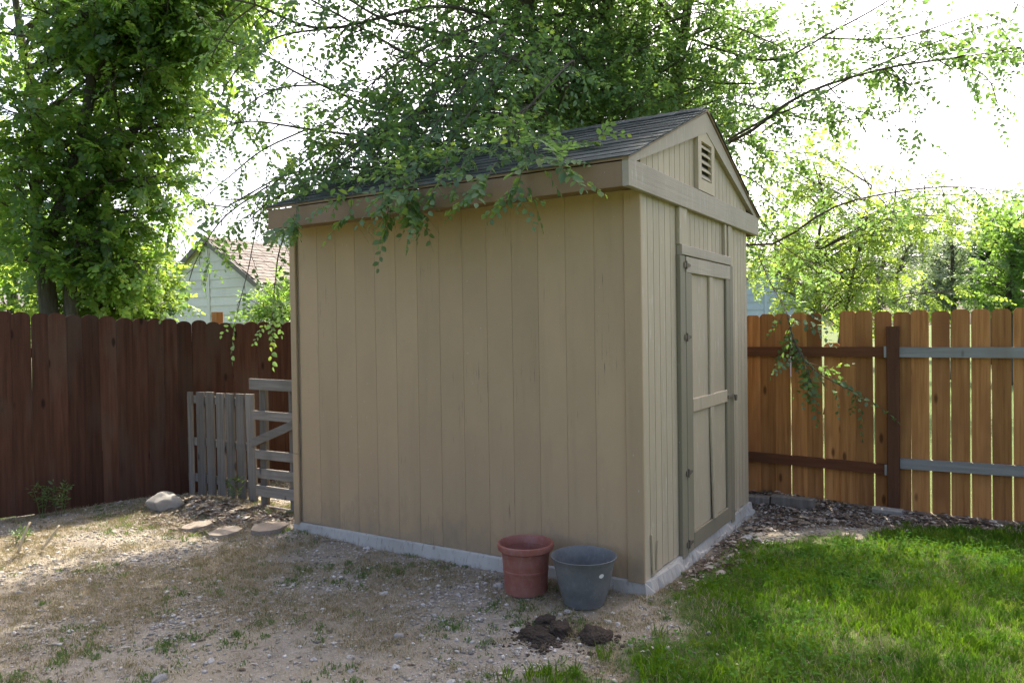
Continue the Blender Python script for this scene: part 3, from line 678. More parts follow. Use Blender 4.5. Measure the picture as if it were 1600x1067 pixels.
# ------------------------------------------------------------------ scattered small stuff
def scatter(proto_v, proto_t, pos, scale, rot, tilt=None):
    """copies of a small mesh merged by numpy"""
    n = len(pos); c, s = np.cos(rot), np.sin(rot); v = proto_v[None]*scale[:, None, :] if scale.ndim == 2 else proto_v[None]*scale[:, None, None]
    if tilt is not None:
        ct, st = np.cos(tilt)[:, None], np.sin(tilt)[:, None]
        v = np.stack([v[..., 0], v[..., 1]*ct-v[..., 2]*st, v[..., 1]*st+v[..., 2]*ct], -1)
    x = v[..., 0]*c[:, None]-v[..., 1]*s[:, None]; y = v[..., 0]*s[:, None]+v[..., 1]*c[:, None]
    out = np.stack([x, y, v[..., 2]], -1)+pos[:, None, :]
    t = proto_t[None]+(np.arange(n)*len(proto_v))[:, None, None]
    return out.reshape(-1, 3), t.reshape(-1, 3)
octv = np.array([[1, 0, 0], [0, 1, 0], [-1, .1, 0], [0, -1, .1], [.2, .1, .7], [0, 0, -.6], [.6, .6, .35], [-.6, -.5, .4]], float)
octt = np.array([[0, 6, 4], [6, 1, 4], [1, 2, 4], [2, 7, 4], [7, 3, 4], [3, 0, 4], [0, 1, 6], [2, 3, 7], [1, 0, 5], [2, 1, 5], [3, 2, 5], [0, 3, 5]])
def inside_shed(x, y): return (x > -L-.03) & (x < .06) & (y > -.03) & (y < W+.04)
def pts_in(n, x0, x1, y0, y1, f):
    x = rng.uniform(x0, x1, n); y = rng.uniform(y0, y1, n); k = (rng.random(n) < f(x, y)) & ~inside_shed(x, y); return x[k], y[k]
def red_side(x, y): return ((x-F0[0])*FN[0]+(y-F0[1])*FN[1]) > .03
def heap(x, y): return np.exp(-(((x+4.1)/.75)**2+((y-.0)/.38)**2))
x, y = pts_in(150000, -6, 1.4, -2.9, 3.0, lambda x, y: np.where(lawn_w(x, y) > .0, .02, np.clip((fbm(x, y, 1.7, 5)-.30)*1.8, .16, .8)+heap(x, y)*.6)*red_side(x, y)*1.0)
sz = np.exp(rng.normal(-5.0, .5, len(x))); sz = np.clip(sz, .003, .022)*(1+.5*heap(x, y))
v, t = scatter(octv, octt, np.stack([x, y, gh(x, y)+sz*.15], -1), np.stack([sz, sz*rng.uniform(.6, 1, len(x)), sz*rng.uniform(.5, .9, len(x))], -1), rng.uniform(0, 6.28, len(x)))
tag(link('gravel', tri_mesh('gravel', v, t, M['gravel'])), 'loose gray and tan gravel scattered over the dry dirt', 'gravel', None, 'stuff')
# blades: base two, middle two, tip
def blades(x, y, h, w, lean, mat, name, label, cat, z=None):
    n = len(x); a = rng.uniform(0, 6.283, n); b = rng.uniform(0, 6.283, n); z = gh(x, y) if z is None else z
    ux, uy = np.cos(a)*w/2, np.sin(a)*w/2; lx, ly = np.cos(b)*lean*h, np.sin(b)*lean*h
    hz = h*np.sqrt(np.clip(1-lean**2*.8, .05, 1))
    P = np.empty((n, 5, 3))
    P[:, 0] = np.stack([x-ux, y-uy, z-.004], -1); P[:, 1] = np.stack([x+ux, y+uy, z-.004], -1)
    P[:, 2] = np.stack([x-ux*.8+lx*.35, y-uy*.8+ly*.35, z+hz*.62], -1); P[:, 3] = np.stack([x+ux*.8+lx*.35, y+uy*.8+ly*.35, z+hz*.62], -1)
    P[:, 4] = np.stack([x+lx, y+ly, z+hz], -1)
    T = np.array([[0, 1, 3], [0, 3, 2], [2, 3, 4]])[None]+(np.arange(n)*5)[:, None, None]
    o = link(name, tri_mesh(name, P.reshape(-1, 3), T.reshape(-1, 3), mat)); return tag(o, label, cat, None, 'stuff')
x, y = pts_in(170000, -.7, 4.2, -2.2, 3.1, lambda x, y: np.clip(lawn_w(x, y)*5+.15, 0, 1)*np.clip(.25+fbm(x, y, 2.2, 4)*1.2, .3, 1))
ln = np.clip(lawn_w(x, y)*3, .35, 1); hh = rng.uniform(.022, .064, len(x))*np.clip(.05+1.9*fbm(x, y, 2.6, 6)**1.5+.5*fbm(x, y, 9, 16), .3, 2)*ln
blades(x, y, hh, rng.uniform(.003, .0075, len(x)), rng.uniform(.15, .95, len(x)), M['grass'], 'lawn_grass', 'bright green lawn grass beside the shed door', 'grass')
x, y = pts_in(40000, -.7, 4.0, -2.2, 3.0, lambda x, y: np.clip(lawn_w(x, y)*4+.1, 0, 1)*np.clip((fbm(x, y, 2.4, 33)-.45)*6, .12, 1))
blades(x, y, rng.uniform(.02, .07, len(x)), rng.uniform(.002, .0035, len(x)), rng.uniform(.3, .95, len(x)), M['straw'], 'lawn_straw', 'dry yellow blades mixed into the green lawn', 'dry grass')
def lawn_tufts():
    x, y = pts_in(2600, -.7, 4.0, -2.2, 2.9, lambda x, y: np.clip(lawn_w(x, y)*5+.3, 0, 1)*np.clip((fbm(x, y, 1.8, 41)-.35)*3, .1, 1)); k = rng.integers(10, 34, len(x)); X = np.repeat(x, k)+rng.normal(0, .022, k.sum()); Y = np.repeat(y, k)+rng.normal(0, .022, k.sum()); h = np.repeat(rng.uniform(.04, .09, len(x)), k)*rng.uniform(.5, 1.1, k.sum()); m = ~inside_shed(X, Y); X, Y, h = X[m], Y[m], h[m]
    blades(X, Y, h, rng.uniform(.004, .009, len(X)), rng.uniform(.2, .9, len(X)), M['grass'], 'tall_grass', 'longer coarse grass clumps standing out of the lawn', 'grass')
lawn_tufts()
# clover leaves in the lawn
x, y = pts_in(26000, .2, 3.6, -2.0, 2.6, lambda x, y: np.clip(lawn_w(x, y)*3, 0, 1)*np.clip((fbm(x, y, 1.5, 12)-.42)*5, 0, 1))
cv = np.array([[0, 0, 0], [.5, .5, .12], [0, 1, .02], [-.5, .5, .12]]); ct = np.array([[0, 1, 2], [0, 2, 3]])
s = rng.uniform(.012, .026, len(x)); v, t = scatter(cv, ct, np.stack([x, y, gh(x, y)+rng.uniform(.02, .065, len(x))], -1), s, rng.uniform(0, 6.28, len(x)), rng.uniform(-.5, .6, len(x)))
tag(link('clover', tri_mesh('clover', v, t, M['clover'])), 'low broad clover leaves growing through the lawn', 'clover', None, 'stuff')
# dry grass and weeds on the dirt
def tufts(n, box_, f, per, rad):
    x, y = pts_in(n, *box_, f); k = rng.integers(max(2, per//3), per, len(x)); r = np.repeat(rng.uniform(.4, 1.3, len(x))*rad, k); X = np.repeat(x, k); Y = np.repeat(y, k); a = rng.uniform(0, 6.283, len(X)); q = np.sqrt(rng.random(len(X)))*r
    X = X+np.cos(a)*q; Y = Y+np.sin(a)*q; h = np.repeat(rng.uniform(.5, 1.2, len(x)), k)*(1.1-.7*q/(r+1e-6)); m = ~inside_shed(X, Y) & red_side(X, Y); return X[m], Y[m], h[m]
AREA = (-6, 1.2, -2.9, .6)
dry = lambda x, y: np.where(lawn_w(x, y) > .02, .08, np.clip((fbm(x, y, 2.1, 7)-.38)*3.4, .10, 1))*red_side(x, y)
x, y = pts_in(210000, *AREA, dry)
blades(x, y, rng.uniform(.02, .055, len(x))*(.5+fbm(x, y, 3, 13)), rng.uniform(.0018, .0032, len(x)), rng.uniform(.85, 1.08, len(x)), M['straw'], 'dry_grass', 'dry tan straw lying matted over the dirt', 'dry grass')
x, y, h = tufts(15000, AREA, dry, 28, .05)
blades(x, y, h*rng.uniform(.02, .05, len(x)), rng.uniform(.0018, .0034, len(x)), rng.uniform(.2, .95, len(x)), M['olive_grass'], 'grass_tufts', 'small olive and tan grass tufts dotted over the dirt', 'dry grass')
x, y, h = tufts(4200, AREA, lambda x, y: np.where(lawn_w(x, y) > -.05, .5, np.clip((fbm(x, y, 2.6, 15)-.52)*5, .02, .8))*red_side(x, y), 34, .055)
blades(x, y, h*rng.uniform(.022, .05, len(x)), rng.uniform(.004, .010, len(x)), rng.uniform(.3, 1.0, len(x)), M['weed'], 'low_weeds', 'low dull green weeds in patches on the dirt', 'weeds')
# litter chips
x, y = pts_in(26000, -1.2, 2.6, .2, 3.15, lambda x, y: np.clip(litter_w(x, y)*5+.25, 0, 1)*.55)
x2, y2 = pts_in(14000, -5.2, -3.1, -.5, .5, lambda x, y: heap(x, y)*.35); x = np.r_[x, x2]; y = np.r_[y, y2]
lv = np.array([[-1, -.4, 0], [0, -.55, .18], [1, -.2, 0], [.9, .4, .05], [0, .5, .22], [-.9, .35, .02]]); lt = np.array([[0, 1, 5], [1, 4, 5], [1, 2, 4], [2, 3, 4]])
s = np.clip(np.exp(rng.normal(-4.05, .45, len(x))), .006, .045); v, t = scatter(lv, lt, np.stack([x, y, gh(x, y)+rng.uniform(.0, .018, len(x))], -1), np.stack([s, s*rng.uniform(.5, 1.1, len(x)), s], -1), rng.uniform(0, 6.28, len(x)), rng.uniform(-.5, .5, len(x)))
tag(link('leaf_litter', tri_mesh('leaf_litter', v, t, M['litter'])), 'brown and gray leaf litter and bark chips on bare soil', 'leaf litter', None, 'stuff')

# ------------------------------------------------------------------ foliage
LEAF_V = np.array([[0, 0, 0], [.28, .30, .05], [.66, .27, .03], [1, 0, -.10], [.66, -.27, .03], [.28, -.30, .05]])
LEAF_T = np.array([[0, 2, 1], [0, 3, 2], [0, 4, 3], [0, 5, 4]])
def frames(d, up):                 # rotation matrices with x along d and z near up
    d = d/(np.linalg.norm(d, axis=-1, keepdims=True)+1e-9)
    y = np.cross(up, d); y /= np.linalg.norm(y, axis=-1, keepdims=True)+1e-9
    return np.stack([d, y, np.cross(d, y)], -1)
def twig_proto(n, length, leaf, seed, flat=.35):
    """alternate leaves on a drooping stem; returns leaf matrices (n, R, p, size) and the stem line"""
    r = np.random.default_rng(seed); t = np.linspace(.08, 1, n); line = lambda q: np.stack([length*q, .06*length*np.sin(q*3+seed), -.16*length*q**2], -1)
    p = line(t); side = np.where(np.arange(n) % 2 == 0, 1, -1); an = r.uniform(.75, 1.15, n)*side; an[-1] = r.uniform(-.2, .2)
    d = np.stack([np.cos(an), np.sin(an), r.uniform(-.55, .05, n)], -1); up = np.stack([r.normal(0, flat, n), r.normal(0, flat, n), np.ones(n)], -1)
    sz = leaf*r.uniform(.65, 1.15, n)*(1-.35*np.clip(t-.7, 0, 1)/.3); return frames(d, up), p, sz, line(np.linspace(0, 1, 4))
class Foliage:
    def __init__(s, leaf, n=10, length=.30, k=6, seed=0, flat=.45):
        s.protos = [twig_proto(n+(i % 3)-1, length*(.8+.1*i % .5), leaf, seed*10+i, flat) for i in range(k)]; s.p = []; s.d = []
    def add(s, p, d): s.p.append(p); s.d.append(d)
    def build(s, keep=None, near=None):
        P = np.array(s.p); D = np.array(s.d); n = len(P)
        if keep is not None: k = keep(P); P, D = P[k], D[k]; n = len(P)
        r = np.random.default_rng(n); up = np.stack([r.normal(0, .45, n), r.normal(0, .45, n), np.ones(n)], -1); Rm = frames(D, up); sc = r.uniform(.75, 1.2, n)
        which = r.integers(0, len(s.protos), n); LV = []; Rl = []; Pl = []; Sl = []; SV = []
        for i, (R_, p, sz, line) in enumerate(s.protos):
            m = which == i
            if not m.any(): continue
            A = Rm[m]; q = np.einsum('nij,kj->nki', A, p)*sc[m][:, None, None]+P[m][:, None]
            RR = np.einsum('nij,kjl->nkil', A, R_); Pl.append(q.reshape(-1, 3)); Rl.append(RR.reshape(-1, 3, 3)); Sl.append((sz[None]*sc[m][:, None]).ravel())
            SV.append(np.einsum('nij,kj->nki', A, line)*sc[m][:, None, None]+P[m][:, None])
        Pl = np.concatenate(Pl); Rl = np.concatenate(Rl); Sl = np.concatenate(Sl); SV = np.concatenate(SV)
        return Pl, Rl, Sl, SV
def leaf_mesh(name, Pl, Rl, Sl, mat, base, width=1.0):
    n = len(Pl); lv = LEAF_V*np.array([1, width, 1]); V = np.einsum('nij,kj->nki', Rl, lv)*Sl[:, None, None]+Pl[:, None]-base
    T = LEAF_T[None]+(np.arange(n)*6)[:, None, None]; return tri_mesh(name, V.reshape(-1, 3), T.reshape(-1, 3), mat)
def stem_mesh(name, SV, r, mat, base):
    n, k, _ = SV.shape; off = np.array([[0, r, r*.6], [0, -r, r*.6], [r*.3, 0, -r]])
    tap = np.linspace(1, .4, k); V = SV[:, :, None, :]+off[None, None]*tap[None, :, None, None]-base; T = []
    for j in range(k-1):
        for a in range(3):
            b = (a+1) % 3; T += [[j*3+a, j*3+b, j*3+3+b], [j*3+a, j*3+3+b, j*3+3+a]]
    T = np.array(T)[None]+(np.arange(n)*k*3)[:, None, None]; return tri_mesh(name, V.reshape(-1, 3), T.reshape(-1, 3), mat)
def tubes_mesh(name, lines, mat, base):
    V = []; Fc = []
    for pts, r0, r1 in lines:
        v, f = tube(np.asarray(pts)-base, np.linspace(r0, r1, len(pts)), 4); o = len(V); V += v; Fc += [tuple(i+o for i in q) for q in f]
    return mesh(name, V, Fc, mat, True)
def unit(v): return v/(np.linalg.norm(v)+1e-9)
def clothe(fol, branches, line, r0, rr, gap=.12, reach=.75, t0=.2, droop=.35, tw_gap=.085, dens=1.0, spread=1.0):
    """side branches along a limb, each carrying twigs"""
    seg = np.linalg.norm(np.diff(line, axis=0), axis=1); Ln = seg.sum(); cum = np.r_[0, np.cumsum(seg)]; s = Ln*t0
    while s < Ln:
        i = min(np.searchsorted(cum, s)-1, len(seg)-1); i = max(i, 0); f = (s-cum[i])/(seg[i]+1e-9); p = line[i]*(1-f)+line[i+1]*f; T = unit(line[i+1]-line[i])
        u = rr.normal(size=3); u = unit(u-T*(u@T)); d = unit(T*rr.uniform(.35, .9)+u*spread+np.array([0, 0, -droop*rr.uniform(0, 1)]))
        ln = reach*rr.uniform(.45, 1.1)*(1-.5*s/Ln); m = max(3, int(ln/.12)); q = [p]; dd = d.copy()
        for k in range(m):
            dd = unit(dd+rr.normal(0, .10, 3)+np.array([0, 0, -.07*droop/.35])); q.append(q[-1]+dd*ln/m)
        q = np.array(q); branches.append((q, max(.004, r0*.35), .0018)); w = ln*.15
        while w < ln:
            if rr.random() < dens:
                j = min(int(w/ln*m), m-1); pp = q[j]+(q[j+1]-q[j])*(w/ln*m-j); tt = unit(q[j+1]-q[j]); uu = rr.normal(size=3)*np.array([1, 1, .6]); uu = unit(uu-tt*(uu@tt))
                fol.add(pp, unit(tt*rr.uniform(.4, 1.0)+uu*.8+np.array([0, 0, -droop*rr.uniform(0, 1.1)])))
            w += tw_gap*rr.uniform(.6, 1.4)
        fol.add(q[-1], unit(q[-1]-q[-2])); s += gap*rr.uniform(.6, 1.4)
    fol.add(line[-1], unit(line[-1]-line[-2]))

# ------------------------------------------------------------------ the elm behind the shed
def elm():
    rr = np.random.default_rng(5); base = np.array([-1.75, 3.95, 0.0])
    t = thing('elm_tree', 'many stemmed elm hanging long leafy branches over the shed roof', 'tree', base)
    fol = Foliage(.056, 10, .30, 7, 1); br = []
    stems = [[(868, 330, 9.0), (852, 160, 8.9), (822, 0, 8.7), (785, -200, 8.4), (740, -420, 8.0)],
             [(955, 300, 9.3), (958, 150, 9.3), (945, 0, 9.2), (925, -230, 9.0), (910, -430, 8.8)],
             [(1045, 260, 9.4), (1058, 120, 9.3), (1075, 0, 9.2), (1090, -260, 9.0), (1080, -420, 8.9)],
             [(905, 320, 9.5), (900, 150, 9.7), (890, -50, 9.8), (860, -300, 9.8)],
             [(1010, 320, 9.6), (1000, 120, 9.8), (1015, -80, 9.9), (1035, -300, 9.9)]]
    sl = []
    for i, s in enumerate(stems):
        P = [base+np.array([.16*math.cos(i*1.3), .16*math.sin(i*1.3), -.1])]+[at(*q) for q in s]; line = spline(P, 26); sl.append(line)
        r = [.11, .075, .10, .05, .055][i]
        rad = np.linspace(r, r*.3, 26)*(1+.06*np.sin(np.arange(26)*1.9+i)); part('trunk', tube(line, rad, 10), M['bark'], t, None, True)
    limbs = []
    def limb(pts, r=.022, n=18, **kw): limbs.append((spline([at(*p) for p in pts], n), r, kw))
    # over the shed, towards the left
    limb([(852, 160, 8.9), (743, 140, 7.8), (662, 100, 7.2), (540, 30, 6.6), (430, -30, 6.2)], .026, dens=.5, reach=.6)
    limb([(862, 200, 8.9), (740, 190, 8.2), (620, 178, 7.7), (501, 133, 7.3), (400, 80, 7.0), (335, 60, 6.9)], .022, dens=.48, reach=.6)
    limb([(866, 255, 8.9), (720, 235, 8.0), (580, 215, 7.5), (480, 202, 7.2), (400, 190, 7.0), (350, 197, 6.9)], .022, dens=.48, reach=.6)
    limb([(845, 110, 8.8), (720, 60, 7.8), (610, 34, 7.0), (546, 0, 6.7), (470, -50, 6.4)], .024, dens=1)
    limb([(835, 60, 8.8), (700, 10, 7.6), (512, 45, 6.6), (400, 8, 6.2), (330, -5, 6.0)], .022, dens=.45, reach=.55)
    limb([(866, 270, 8.9), (700, 262, 7.9), (560, 262, 7.3), (460, 270, 6.9), (395, 300, 6.7), (345, 330, 6.6)], .02, dens=.48, reach=.55)
    limb([(866, 280, 8.9), (690, 275, 8.0), (520, 285, 7.3), (430, 310, 6.9), (385, 350, 6.7)], .018, dens=.48, reach=.5)
    limb([(868, 290, 8.9), (760, 215, 7.6), (690, 225, 6.8), (620, 262, 6.2), (560, 300, 5.95)], .02, dens=.5, reach=.42)
    limb([(868, 280, 8.9), (800, 190, 7.6), (740, 195, 6.7), (690, 225, 6.1), (645, 270, 5.75)], .02, dens=.5, reach=.42)
    limb([(880, 260, 8.9), (850, 170, 7.8), (820, 170, 6.7), (790, 205, 5.9), (770, 240, 5.5)], .02, dens=.5, reach=.40)
    limb([(868, 290, 8.9), (720, 250, 7.6), (600, 270, 6.7), (510, 295, 6.3), (450, 315, 6.2)], .018, dens=.5, reach=.42)
    limb([(958, 150, 9.3), (900, 80, 8.0), (860, 60, 7.2), (820, 90, 6.6)], .02, dens=.5, reach=.55)
    limb([(945, 20, 9.2), (800, 30, 7.9), (700, 60, 7.0), (620, 100, 6.5), (560, 150, 6.2)], .022, dens=.5, reach=.55)
    limb([(945, 60, 9.2), (840, 110, 8.0), (760, 150, 7.2), (700, 190, 6.8)], .02, dens=.5, reach=.5)
    # down over the roof slope to the eave
    for k in range(14):
        x = -.75-2.5*rr.random(); y1 = rr.uniform(-.24, .25); p0 = sl[rr.integers(0, 2)][rr.integers(7, 12)]
        z1 = roof_z(y1)+rr.uniform(.08, .22); m = np.array([x*.75-.4, 1.35, RIDGE+rr.uniform(.35, .95)])
        limbs.append((spline([p0, m, np.array([x, (y1+1.3)/2, max(roof_z((y1+1.3)/2)+.25, (z1+m[2])/2+.12)]), np.array([x-.1, y1, z1])], 18), .014, dict(dens=.75, reach=.34, gap=.14, t0=.6, droop=.2)))
    for k in range(5):
        s = sl[rr.integers(0, 2)]; p0 = s[rr.integers(7, 14)]; px, py = rr.uniform(400, 860), rr.uniform(-40, 250); e = at(px, py, rr.uniform(6.4, 8.4)); m = (p0+e)/2+np.array([0, 0, .2])
        limbs.append((spline([p0, m, e], 14), .016, dict(dens=.55, reach=.5, gap=.15, t0=.3)))
    limb([(512, 45, 6.6), (430, 60, 6.5), (370, 110, 6.5), (335, 170, 6.5)], .01, dens=.8, reach=.35, gap=.13)
    limb([(501, 133, 7.3), (430, 140, 7.0), (370, 180, 6.9), (330, 240, 6.9)], .01, dens=.8, reach=.35, gap=.13)
    limb([(480, 202, 7.2), (410, 235, 7.0), (360, 275, 6.9), (318, 310, 6.9)], .01, dens=.8, reach=.35, gap=.13)
    limb([(400, 8, 6.2), (360, 40, 6.3), (330, 90, 6.4)], .008, dens=.8, reach=.3, gap=.13)
    # hanging left of the shed, before the white outbuilding
    limb([(470, 270, 6.9), (420, 300, 6.7), (398, 370, 6.6), (388, 420, 6.55), (370, 490, 6.5)], .006, n=14, dens=.15, reach=.16, gap=.20, droop=.9)
    limb([(480, 290, 6.9), (440, 380, 6.9), (430, 440, 6.9), (425, 500, 6.9)], .008, n=14, dens=.5, reach=.25, gap=.16, droop=.8)
    limb([(420, 290, 6.8), (350, 340, 6.8), (310, 400, 6.9), (295, 440, 6.9)], .008, n=14, dens=.35, reach=.28, gap=.16, droop=.7)
    # to the right, above the lawn
    limb([(1062, 250, 9.3), (1160, 213, 8.0), (1250, 150, 7.5), (1380, 108, 7.2), (1500, 90, 7.0), (1620, 70, 6.9)], .022, dens=1.1, reach=.52, gap=.12, t0=.3)
    limb([(1060, 270, 9.3), (1170, 200, 8.2), (1260, 160, 7.8), (1350, 112, 7.4), (1480, 60, 7.2), (1610, 25, 7.0)], .016, dens=1.1, reach=.52, gap=.12, t0=.35)
    limb([(1055, 330, 9.3), (1185, 385, 8.4), (1300, 325, 8.0), (1400, 300, 7.8), (1500, 292, 7.6), (1600, 305, 7.5)], .016, dens=.95, reach=.40, gap=.12, t0=.2)
    limb([(1075, 60, 9.2), (1200, 95, 8.0), (1300, 50, 7.6), (1390, 0, 7.3), (1470, -60, 7.1)], .016, dens=.9, reach=.4, gap=.12, t0=.2)
    limb([(1060, 120, 9.3), (1120, 130, 8.5), (1190, 130, 7.9), (1260, 120, 7.4)], .016, dens=.8, reach=.55)
    limb([(1070, 60, 9.2), (1130, 40, 8.5), (1190, 60, 7.8), (1230, 80, 7.3)], .016, dens=.9, reach=.5)
    limb([(1062, 200, 9.3), (1140, 215, 9.0), (1200, 235, 8.8), (1260, 240, 8.5)], .014, dens=.95, reach=.45)
    limb([(1062, 260, 9.3), (1150, 270, 9.1), (1200, 300, 9.0), (1250, 340, 8.8)], .014, dens=.9, reach=.5)
    limb([(1062, 300, 9.3), (1170, 330, 9.1), (1230, 390, 9.0), (1290, 420, 8.9)], .014, dens=.8, reach=.55)
    limb([(1150, 160, 8.2), (1280, 190, 7.6), (1360, 185, 7.2), (1420, 205, 7.0)], .008, dens=.75, reach=.28, gap=.2)
    limb([(1380, 108, 7.2), (1430, 140, 7.0), (1450, 165, 6.9), (1425, 190, 6.8)], .006, n=10, dens=.75, reach=.15, gap=.2)
    limb([(1490, 92, 7.0), (1540, 120, 6.9), (1555, 150, 6.9), (1560, 175, 6.9)], .006, n=10, dens=.9, reach=.15, gap=.2)
    limb([(1280, 60, 7.6), (1400, 60, 7.3), (1500, 30, 7.0), (1600, 0, 6.8)], .01, dens=.95, reach=.35, gap=.17)
    # over the cedar fence
    limb([(1185, 400, 8.3), (1205, 445, 7.7), (1228, 485, 7.15), (1245, 545, 6.85), (1275, 580, 6.7), (1310, 600, 6.65), (1340, 615, 6.62)], .007, n=16, dens=.4, reach=.22, gap=.10, droop=.5, t0=.45)
    limb([(1228, 485, 7.15), (1240, 530, 6.9), (1258, 565, 6.75), (1268, 600, 6.7)], .006, n=10, dens=.5, reach=.15, gap=.14, droop=.6)
    # inner crown between the stems
    for k in range(105):
        s = sl[rr.integers(1, 5)] if k > 12 else sl[0]; p0 = s[rr.integers(6, 16)]; a = rr.uniform(0, 6.28); ln = rr.uniform(.9, 1.9)
        d = np.array([math.cos(a), math.sin(a), rr.uniform(.0, .6)]); pts = [p0, p0+d*ln*.5+np.array([0, 0, .12]), p0+d*ln]; limbs.append((spline(pts, 10), .014, dict(dens=.95, reach=.6, gap=.13)))
    # upper crown, above the picture: it shades the yard
    for k in range(105):
        s = sl[rr.integers(0, 3)]; p0 = s[rr.integers(13, 25)]
        e = np.array([rr.uniform(-6.2, .4), rr.uniform(-.2, 4.8), rr.uniform(5.4, 8.6)])
        m = (p0+e)/2+np.array([0, 0, .5]); limbs.append((spline([p0, m, e], 14), .025, dict(dens=.8, reach=.95, gap=.17, up=True)))
    for k in range(24):
        s = sl[rr.integers(1, 3)]; p0 = s[rr.integers(17, 25)]; e = np.array([rr.uniform(.2, 2.9), rr.uniform(3.6, 6.6), rr.uniform(5.7, 8.2)])
        limbs.append((spline([p0, (p0+e)/2+np.array([0, 0, .5]), e], 14), .025, dict(dens=.9, reach=.9, gap=.17, up=True)))
    brs = []; nr = []
    eave = Foliage(.060, 8, .24, 6, 9); main = Foliage(.060, 10, .30, 7, 1); high = Foliage(.07, 10, .34, 5, 2)
    for line, r, kw in limbs:
        kw = dict(kw); up = kw.pop('up', False)
        if up: clothe(high, brs, line, r, rr, **kw)
        else: clothe(main, brs, line, r, rr, **kw)
        part('limb', tube(line, np.linspace(r, max(.0035, r*.18), len(line)), 6), M['bark'], t, None, True)
    # sprigs hanging over the eave: their leaves are built one by one
    sprigs = [[(800, 215, .25), (835, 240, -.05), (880, 262, -.30), (945, 303, -.42)], [(800, 225, .2), (822, 255, -.15), (800, 300, -.36), (757, 335, -.44)],
              [(790, 235, .15), (765, 275, -.25), (735, 305, -.36), (698, 331, -.42)], [(670, 250, .2), (645, 300, -.25), (652, 335, -.38), (628, 345, -.42)],
              [(655, 255, .2), (618, 300, -.25), (585, 335, -.40)], [(630, 270, .1), (608, 325, -.34), (600, 372, -.42)], [(575, 285, .1), (550, 330, -.34), (522, 352, -.42)],
              [(480, 300, .15), (464, 335, -.32), (456, 378, -.40)], [(700, 240, .2), (690, 280, -.2), (665, 322, -.40)], [(745, 225, .3), (720, 270, -.1), (708, 308, -.36)],
              [(860, 225, .35), (900, 228, .2), (935, 234, .1)], [(640, 270, .1), (632, 310, -.34), (655, 345, -.42)]]
    def hang(s, n):
        ln = spline([on_y(px, py, y if y > -.1 or y < -.3 else y-.10) for px, py, y in s], n)
        for q in ln:
            if q[1] > -OV-.06: q[2] = max(q[2], EAVE+(q[1]+OV)*SL+.075)
        return ln
    NP = []; NR = []; NS = []
    for j, s in enumerate(sprigs):
        line = hang(s, 12); part('sprig', tube(line, np.linspace(.004, .0013, 12), 5), M['twig'], t, None, True)
        n = 25; tt = np.linspace(.06, 1, n)*11
        for q, u in enumerate(tt):
            i = min(int(u), 10); p = line[i]+(line[i+1]-line[i])*(u-i); T = unit(line[i+1]-line[i]); sd = unit(np.cross(T, [0, 0, 1.0])+rr.normal(0, .25, 3))*(1 if q % 2 else -1)
            d = unit(T*.55+sd*.7+np.array([0, 0, -.45])); R_ = frames(d[None], (np.array([0, 0, 1.0])+rr.normal(0, .5, 3))[None])[0]
            NP.append(p); NR.append(R_); NS.append(.068*rr.uniform(.75, 1.15)*(1-.35*max(0, u/11-.75)/.25))
    for s in sprigs: clothe(eave, brs, hang(s, 10)[:7], .006, rr, gap=.105, reach=.24, t0=.0, droop=.35, tw_gap=.08)
    order = range(len(NP)); lm = mesh('leaf', LEAF_V, [tuple(q) for q in LEAF_T], M['elm_leaf']); lm2 = mesh('leaf', LEAF_V, [tuple(q) for q in LEAF_T], M['yellow_leaf'])
    for i in list(order)[:300]:
        o = link('leaf', lm2 if (i % 25 > 18 or rr.random() < .12) else lm, t); mm = np.eye(4); mm[:3, :3] = NR[i]*NS[i]; mm[:3, 3] = NP[i]-base; o.matrix_local = Matrix(mm.tolist())
    def shed_free(P):
        out = ~((P[:, 0] > -L-.1) & (P[:, 0] < .1) & (P[:, 1] > -OV-.02) & (P[:, 1] < W+OV) & (P[:, 2] < EAVE+(np.minimum(P[:, 1], W-P[:, 1])+OV)*SL+.07))
        return out & ~((P[:, 0] > -L) & (P[:, 0] < .05) & (P[:, 1] > -.7) & (P[:, 1] < 0) & (P[:, 2] < 2.72))
    def keep_high(P):  # opens holes in the unseen crown so chosen ground patches stay sunlit
        g = P[:, :2]-SUN[:2]/SUN[2]*P[:, 2:3]; k = np.ones(len(P), bool); x, y = g[:, 0], g[:, 1]; u = np.random.default_rng(3).random(len(P)); nz = fbm(x, y, 1.6, 21)
        k &= ~((x > .5) & (y > -2.4) & (y < 2.9) & ((fbm(x, y, 1.9, 21, 3) > .465) | (u < .12)))
        k &= ~((((x+4.45)/1.2)**2+((y+.80)/.58)**2 < 1) & ((fbm(x, y, 3.2, 22) > .28) | (u < .8)))
        c6 = P-SUN*((P[:, 2:3]-3.7)/SUN[2]); k &= ~((c6[:, 0] > -3.6) & (c6[:, 0] < -1.1) & (c6[:, 1] > -.4) & (c6[:, 1] < 2.2) & (P[:, 2] > 3.7) & (rng.random(len(P)) < .6))
        low = P[:, 2] < 3.65-.227*P[:, 0]+.365*P[:, 1]                   # twigs hanging into view are thinned, keeping this shade-casting crown unseen
        k &= ~(low & (np.hypot(P[:, 0]+1.4, P[:, 1]-4.2) > 1.1)); k &= ~(low & (u < .5)); return k
    Pl, Rl, Sl, SV = main.build(shed_free); k = shed_free(Pl); Pl, Rl, Sl = Pl[k], Rl[k], Sl[k]
    Pe, Re, Se, SVe = eave.build(lambda P: shed_free(P) | (P[:, 1] < -OV-.03)); k = shed_free(Pe) | (Pe[:, 1] < -OV-.03); Pl, Rl, Sl, SV = np.r_[Pl, Pe[k]], np.r_[Rl, Re[k]], np.r_[Sl, Se[k]], np.r_[SV, SVe]
